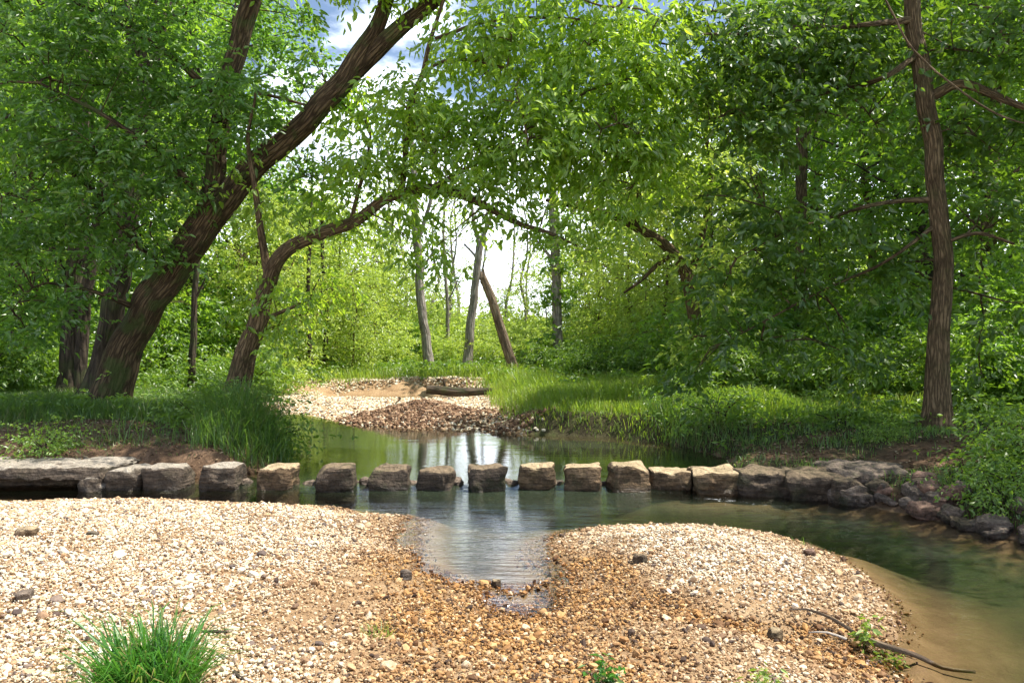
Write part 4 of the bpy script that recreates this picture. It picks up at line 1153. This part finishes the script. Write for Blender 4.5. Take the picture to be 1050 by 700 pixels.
rock('ledge_slab', 'long flat limestone slab overhanging the water at the left edge', 'rock slab', -75, 108, 480, 493, 10.0, 1.3, M['stone_grey'], 203, None, 9, .2, sink=.0, cuts=26)
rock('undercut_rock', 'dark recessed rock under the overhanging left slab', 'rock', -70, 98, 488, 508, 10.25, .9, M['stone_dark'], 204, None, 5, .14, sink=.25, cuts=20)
rock('undercut_rock', 'light chipped stone wedged under the right end of the left slab', 'rock', 74, 106, 489, 509, 9.98, .5, M['stone_grey'], 205, None, 4, .14, sink=.2)
RG = 'rocks of the right ledge'
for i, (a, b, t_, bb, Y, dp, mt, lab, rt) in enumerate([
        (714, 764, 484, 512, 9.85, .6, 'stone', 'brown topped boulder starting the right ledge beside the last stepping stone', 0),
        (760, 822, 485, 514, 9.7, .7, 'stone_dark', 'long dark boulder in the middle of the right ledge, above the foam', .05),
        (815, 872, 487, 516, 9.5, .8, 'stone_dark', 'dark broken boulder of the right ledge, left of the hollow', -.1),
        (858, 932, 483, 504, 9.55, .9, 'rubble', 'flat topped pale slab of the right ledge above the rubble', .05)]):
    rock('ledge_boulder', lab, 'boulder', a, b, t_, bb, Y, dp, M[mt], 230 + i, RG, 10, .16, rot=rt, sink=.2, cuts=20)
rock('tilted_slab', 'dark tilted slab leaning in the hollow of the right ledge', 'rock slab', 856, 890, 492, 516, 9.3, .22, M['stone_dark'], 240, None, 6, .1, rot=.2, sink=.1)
for i, (a, b, t_, bb, Y, dp) in enumerate([(893, 946, 468, 474, 10.9, .5), (905, 960, 473, 479, 10.5, .4), (918, 966, 462, 467, 11.4, .5), (880, 930, 477, 483, 10.1, .4)]):
    rock('rock_step', ['wide thin rock step on the right bank, second from the lowest', 'tan rock step on the right bank, third from the top of the flight', 'highest rock step on the right bank by the ridged maple trunk', 'lowest rock step on the right bank, above the ledge slab'][[0, 1, 2, 3][i]], 'rock step', a, b, t_, bb, Y, dp, M['rubble'], 250 + i, None, 5, .12, sink=.1)
RBL = 'mossy rubble rock at the foot of the right bank, beside the water'
gg = np.random.default_rng(9)
for i in range(64):
    q_ = gg.uniform(0, 1) ** 1.25; up_ = abs(gg.normal(0, .28)) - .08
    x_ = float(np.interp(q_, [0, .2, .4, .6, .8, 1], [3.4, 4.0, 4.35, 4.6, 4.85, 5.4])) + up_ * .75
    y_ = float(np.interp(q_, [0, .2, .4, .6, .8, 1], [9.95, 9.45, 8.85, 8.3, 7.6, 7.25])) + up_ * .65
    sz_ = gg.uniform(.1, .2) + .2 * gg.uniform(0, 1) ** 3 * (.8 if up_ > .3 else 1)
    hh_ = sz_ * gg.uniform(.4, .75)
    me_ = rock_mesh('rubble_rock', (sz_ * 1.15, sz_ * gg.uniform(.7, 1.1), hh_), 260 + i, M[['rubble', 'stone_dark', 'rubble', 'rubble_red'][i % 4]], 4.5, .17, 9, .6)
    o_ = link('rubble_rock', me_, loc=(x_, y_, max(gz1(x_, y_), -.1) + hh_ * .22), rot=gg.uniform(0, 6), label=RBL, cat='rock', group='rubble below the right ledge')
    o_.rotation_euler = (gg.normal(0, .25), gg.normal(0, .25), gg.uniform(0, 6))
LRG = 'small wet rock in the water between the stepping stones'
xs_ = [(a + b) / 2 for a, b, _, _ in STONES]
for i in range(2, len(xs_) - 1):
    m_ = (xs_[i] + xs_[i + 1]) / 2
    for q in range(2):
        w_ = gg.uniform(12, 22)
        cx_ = m_ + gg.uniform(-7, 7)
        rock('wet_rock', LRG, 'rock', cx_ - w_ / 2, cx_ + w_ / 2, 492 + gg.uniform(-1, 5), 502, 10.25 + .15 * q, .22, M['rubble'], 300 + i * 2 + q, 'wet rocks between the stepping stones', 3, .16, rot=gg.uniform(-.5, .5), sink=.25, cuts=8)
# loose stones on the gravel bar that stand out
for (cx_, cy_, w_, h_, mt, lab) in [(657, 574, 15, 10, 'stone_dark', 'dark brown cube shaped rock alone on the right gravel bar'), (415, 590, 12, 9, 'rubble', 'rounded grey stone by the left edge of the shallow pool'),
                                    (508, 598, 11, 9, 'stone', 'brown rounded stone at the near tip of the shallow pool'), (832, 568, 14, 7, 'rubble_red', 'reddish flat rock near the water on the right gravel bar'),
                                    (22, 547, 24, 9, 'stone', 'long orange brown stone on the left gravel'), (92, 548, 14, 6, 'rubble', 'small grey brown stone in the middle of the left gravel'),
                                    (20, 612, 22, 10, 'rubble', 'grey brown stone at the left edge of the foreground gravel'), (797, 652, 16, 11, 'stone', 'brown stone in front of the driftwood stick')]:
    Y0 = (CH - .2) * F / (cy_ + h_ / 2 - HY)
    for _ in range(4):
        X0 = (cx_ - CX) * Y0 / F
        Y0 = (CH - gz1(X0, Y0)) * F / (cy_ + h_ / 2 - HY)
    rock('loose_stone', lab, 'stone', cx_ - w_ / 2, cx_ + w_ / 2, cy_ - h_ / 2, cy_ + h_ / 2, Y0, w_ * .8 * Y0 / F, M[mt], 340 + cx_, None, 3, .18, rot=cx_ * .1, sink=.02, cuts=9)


def on_ground(px, py):
    Y0 = (CH - .2) * F / (py - HY)
    for _ in range(6):
        X0 = (px - CX) * Y0 / F
        Y0 = (CH - gz1(X0, Y0)) * F / (py - HY)
    return np.array([(px - CX) * Y0 / F, Y0, gz1((px - CX) * Y0 / F, Y0)])


# ------------------------------------------------------------------ foreground tuft, weeds, sticks
def tuft(label, px, py, r, h, n, w, mat, seed, spread=.9, cat='grass tuft', name='grass_tuft'):
    g = np.random.default_rng(seed); c = on_ground(px, py)
    a = g.uniform(0, 6.28, n); q = np.sqrt(g.uniform(0, 1, n)) * r
    x, y = c[0] + np.cos(a) * q, c[1] + np.sin(a) * q * .8
    hh = h * g.uniform(.45, 1.15, n) * (1 - .45 * (q / r) ** 2)
    z = gz(x, y)
    V, f = blades(x, y, hh, np.full(n, w) * g.uniform(.6, 1.3, n), g, spread, z)
    # lean outwards
    V = V.reshape(n, 7, 3); k = (np.array([0, 0, .3, .3, .7, .7, 1.0]) ** 1.4)[None, :, None]
    V[..., 0:2] += (np.stack([np.cos(a), np.sin(a)], 1) * (q / r * hh * .55)[:, None])[:, None, :] * k
    return link(name, build_mesh(name, V.reshape(-1, 3) - c, f, False, mat), loc=c, label=label, cat=cat)


tuft('lush green grass tuft growing from the foreground gravel', 154, 712, .21, .46, 800, .011, M['tuft'], 81)
tuft('sparse pale green grass sprig on the wet foreground gravel', 387, 652, .09, .13, 50, .006, M['grass_sun'], 82)


def weed(label, px, py, h, n, leafL, seed, mat, r=.05):
    g = np.random.default_rng(seed); c = on_ground(px, py); ml, ms = MB(), MB()
    for i in range(n):
        a = g.uniform(0, 6.28)
        e = np.array([math.cos(a) * r * 1.6, math.sin(a) * r * 1.6, h * g.uniform(.6, 1)])
        tube(ms, [(0, 0, -.02), e * (.3, .3, .5), e], [.004, .003, .001], 4, .03, cap=False)
        k = np.linspace(.25, 1, 6)[:, None]
        C = e * k
        ang = g.uniform(0, 6.28, 6)
        sprays(ml, C, np.stack([np.cos(ang), np.sin(ang), .5 + 0 * ang], 1), g, 3, leafL * .6, leafL, .4, .4, True)
    root = link('weed', None, loc=c, label=label, cat='weed')
    link('foliage', ml.mesh('foliage', mat, False), root); link('stems', ms.mesh('stems', mat, True), root)


weed('small leafy weed in front at the bottom of the wet gravel', 622, 703, .12, 4, .045, 91, M['tuft'], .05)
weed('low bushy weed at the bottom right of the gravel', 770, 712, .11, 6, .04, 92, M['grass_sun'], .09)
weed('upright slender weed beside the driftwood stick near the right water', 886, 664, .2, 3, .06, 93, M['grass_sun'], .02)
weed('trailing weed below the driftwood stick at the waterline', 913, 680, .07, 4, .035, 94, M['grass_sun'], .06)


def stick(name, label, cat, pts, rad, mat, seed=0, lift=.03, sides=7):
    mb = MB(); P = []
    for p in pts:
        q = on_ground(p[0], p[1]); q[2] += lift + (p[2] if len(p) > 2 else 0); P.append(q)
    tube(mb, P, np.linspace(rad, rad * .45, len(P)), sides, .05, .12, seed, wander=.015)
    return link(name, mb.mesh(name, mat, True, P[0]), loc=P[0], label=label, cat=cat)


stick('driftwood_stick', 'long thin tan stick lying across the right gravel bar', 'stick', [(880, 661, .03), (850, 646, .06), (828, 636, .05), (809, 629, .0)], .012, M['wood_dead'], 1)
stick('driftwood_stick', 'short pale stick below the long stick on the right gravel', 'stick', [(868, 660), (848, 656, .02), (829, 653)], .010, M['bark_pale'], 2)
stick('driftwood_branch', 'dark curved branch trailing into the water at the lower right', 'branch', [(878, 660, .02), (905, 672, .03), (935, 686, .01), (965, 690, .0), (1000, 697, .02)], .022, M['wood_dead'], 3)
stick('driftwood_stick', 'dark twisted stick beside the foreground grass tuft', 'stick', [(208, 650), (222, 652, .02), (238, 650)], .014, M['bark_dark'], 4, .01)
stick('driftwood_stick', 'short broken stick on sandy ground right of the grass tuft', 'stick', [(240, 690), (250, 698), (262, 706)], .010, M['bark_dark'], 5, .01)
mb = MB(); P = [np.array([x_, 24.2 + .1 * k_, gz1(x_, 24.2) + .1]) for k_, x_ in enumerate((-2.6, -2.0, -1.4, -.8, -.3))]
P[0][2] = P[-1][2] = max(p[2] for p in P)
for p in P: p[2] = P[0][2] - .04
tube(mb, P, [.13, .15, .13, .12, .08], 10, .1, .2, 4, wander=.06)
tube(mb, [P[1], P[1] + (-.1, 0, .35)], [.05, .02], 6, .1)
link('fallen_log', mb.mesh('fallen_log', M['bark_dark'], True, P[0]), loc=P[0], label='dark rotting log lying at the edge of the far meadow', cat='log')
stick('driftwood_stick', 'dark forked stick end poking from the far gravel mound', 'stick', [(418, 408), (413, 404, .08), (409, 400, .22)], .05, M['bark_dark'], 7, .0)

mb = MB()
P, R = px_path([(902, -12, 10.6, 2.1), (914, 15, 10.5, 2.2), (930, 42, 10.4, 2.2), (955, 68, 10.3, 2.1), (985, 92, 10.2, 2.1), (1015, 112, 10.1, 2.0), (1040, 124, 10, 1.8), (1075, 132, 9.9, 1.7)])
tube(mb, P, R, 7, .08, .05, 3, .03)
link('hanging_vine', mb.mesh('hanging_vine', M['bark_fine'], True, P[0]), loc=P[0], label='thin slack vine hanging across the ridged maple trunk at upper right', cat='vine')

# ------------------------------------------------------------------ light, sky, camera
w = bpy.data.worlds.new('World'); scene.world = w; w.use_nodes = True
t = NT(w.node_tree); w.node_tree.nodes.clear()
sky = t.n('ShaderNodeTexSky'); sky.sky_type = 'NISHITA'; sky.sun_disc = False
sky.sun_elevation = SUN_EL; sky.sun_rotation = SUN_AZ; sky.air_density = 1.0; sky.dust_density = 1.2
gen = t.n('ShaderNodeTexCoord').outputs['Generated']
sp = t.n('ShaderNodeSeparateXYZ', {0: gen})
cl = t.noise(t.mapping(gen, (2.2, 2.2, 4.5)), 1.6, 7, 0.6)
lowf = t.sm(sp.outputs[2], 0.34, 0.12)
cf = t.sm(t.math('ADD', cl, t.math('MULTIPLY', lowf, 0.3)), 0.56, 0.74)
col = t.mix(t.math('MULTIPLY', cf, .9), sky.outputs[0], (18, 19.3, 21.3))
bg = t.n('ShaderNodeBackground', {'Color': col, 'Strength': 0.1})
wo = t.n('ShaderNodeOutputWorld'); w.node_tree.links.new(bg.outputs[0], wo.inputs[0])

sd = bpy.data.lights.new('sun', 'SUN'); sd.energy = 5.0; sd.angle = math.radians(.5); sd.color = (1.0, .95, .86)
so = bpy.data.objects.new('sun', sd); COL.objects.link(so)
sv = Vector((math.sin(SUN_AZ) * math.cos(SUN_EL), math.cos(SUN_AZ) * math.cos(SUN_EL), math.sin(SUN_EL)))
so.rotation_euler = (-sv).to_track_quat('-Z', 'Y').to_euler()

cam = bpy.data.cameras.new('camera'); cam.lens = 36 * F / 1050.0; cam.sensor_width = 36; cam.clip_end = 2000; cam.clip_start = .05
co = bpy.data.objects.new('camera', cam); COL.objects.link(co)
co.location = (0, 0, CH); co.rotation_euler = (math.radians(90), 0, 0)
scene.camera = co
scene.view_settings.view_transform = 'Standard'; scene.view_settings.look = 'None'
scene.view_settings.exposure = 0.9; scene.view_settings.gamma = 1
scene.render.engine = 'CYCLES'
scene.cycles.max_bounces = 8; scene.cycles.diffuse_bounces = 3; scene.cycles.glossy_bounces = 3; scene.cycles.transmission_bounces = 6; scene.cycles.transparent_max_bounces = 8
scene.cycles.use_denoising = True
scene.cycles.adaptive_threshold = 0.015
scene.cycles.caustics_reflective = False; scene.cycles.caustics_refractive = False
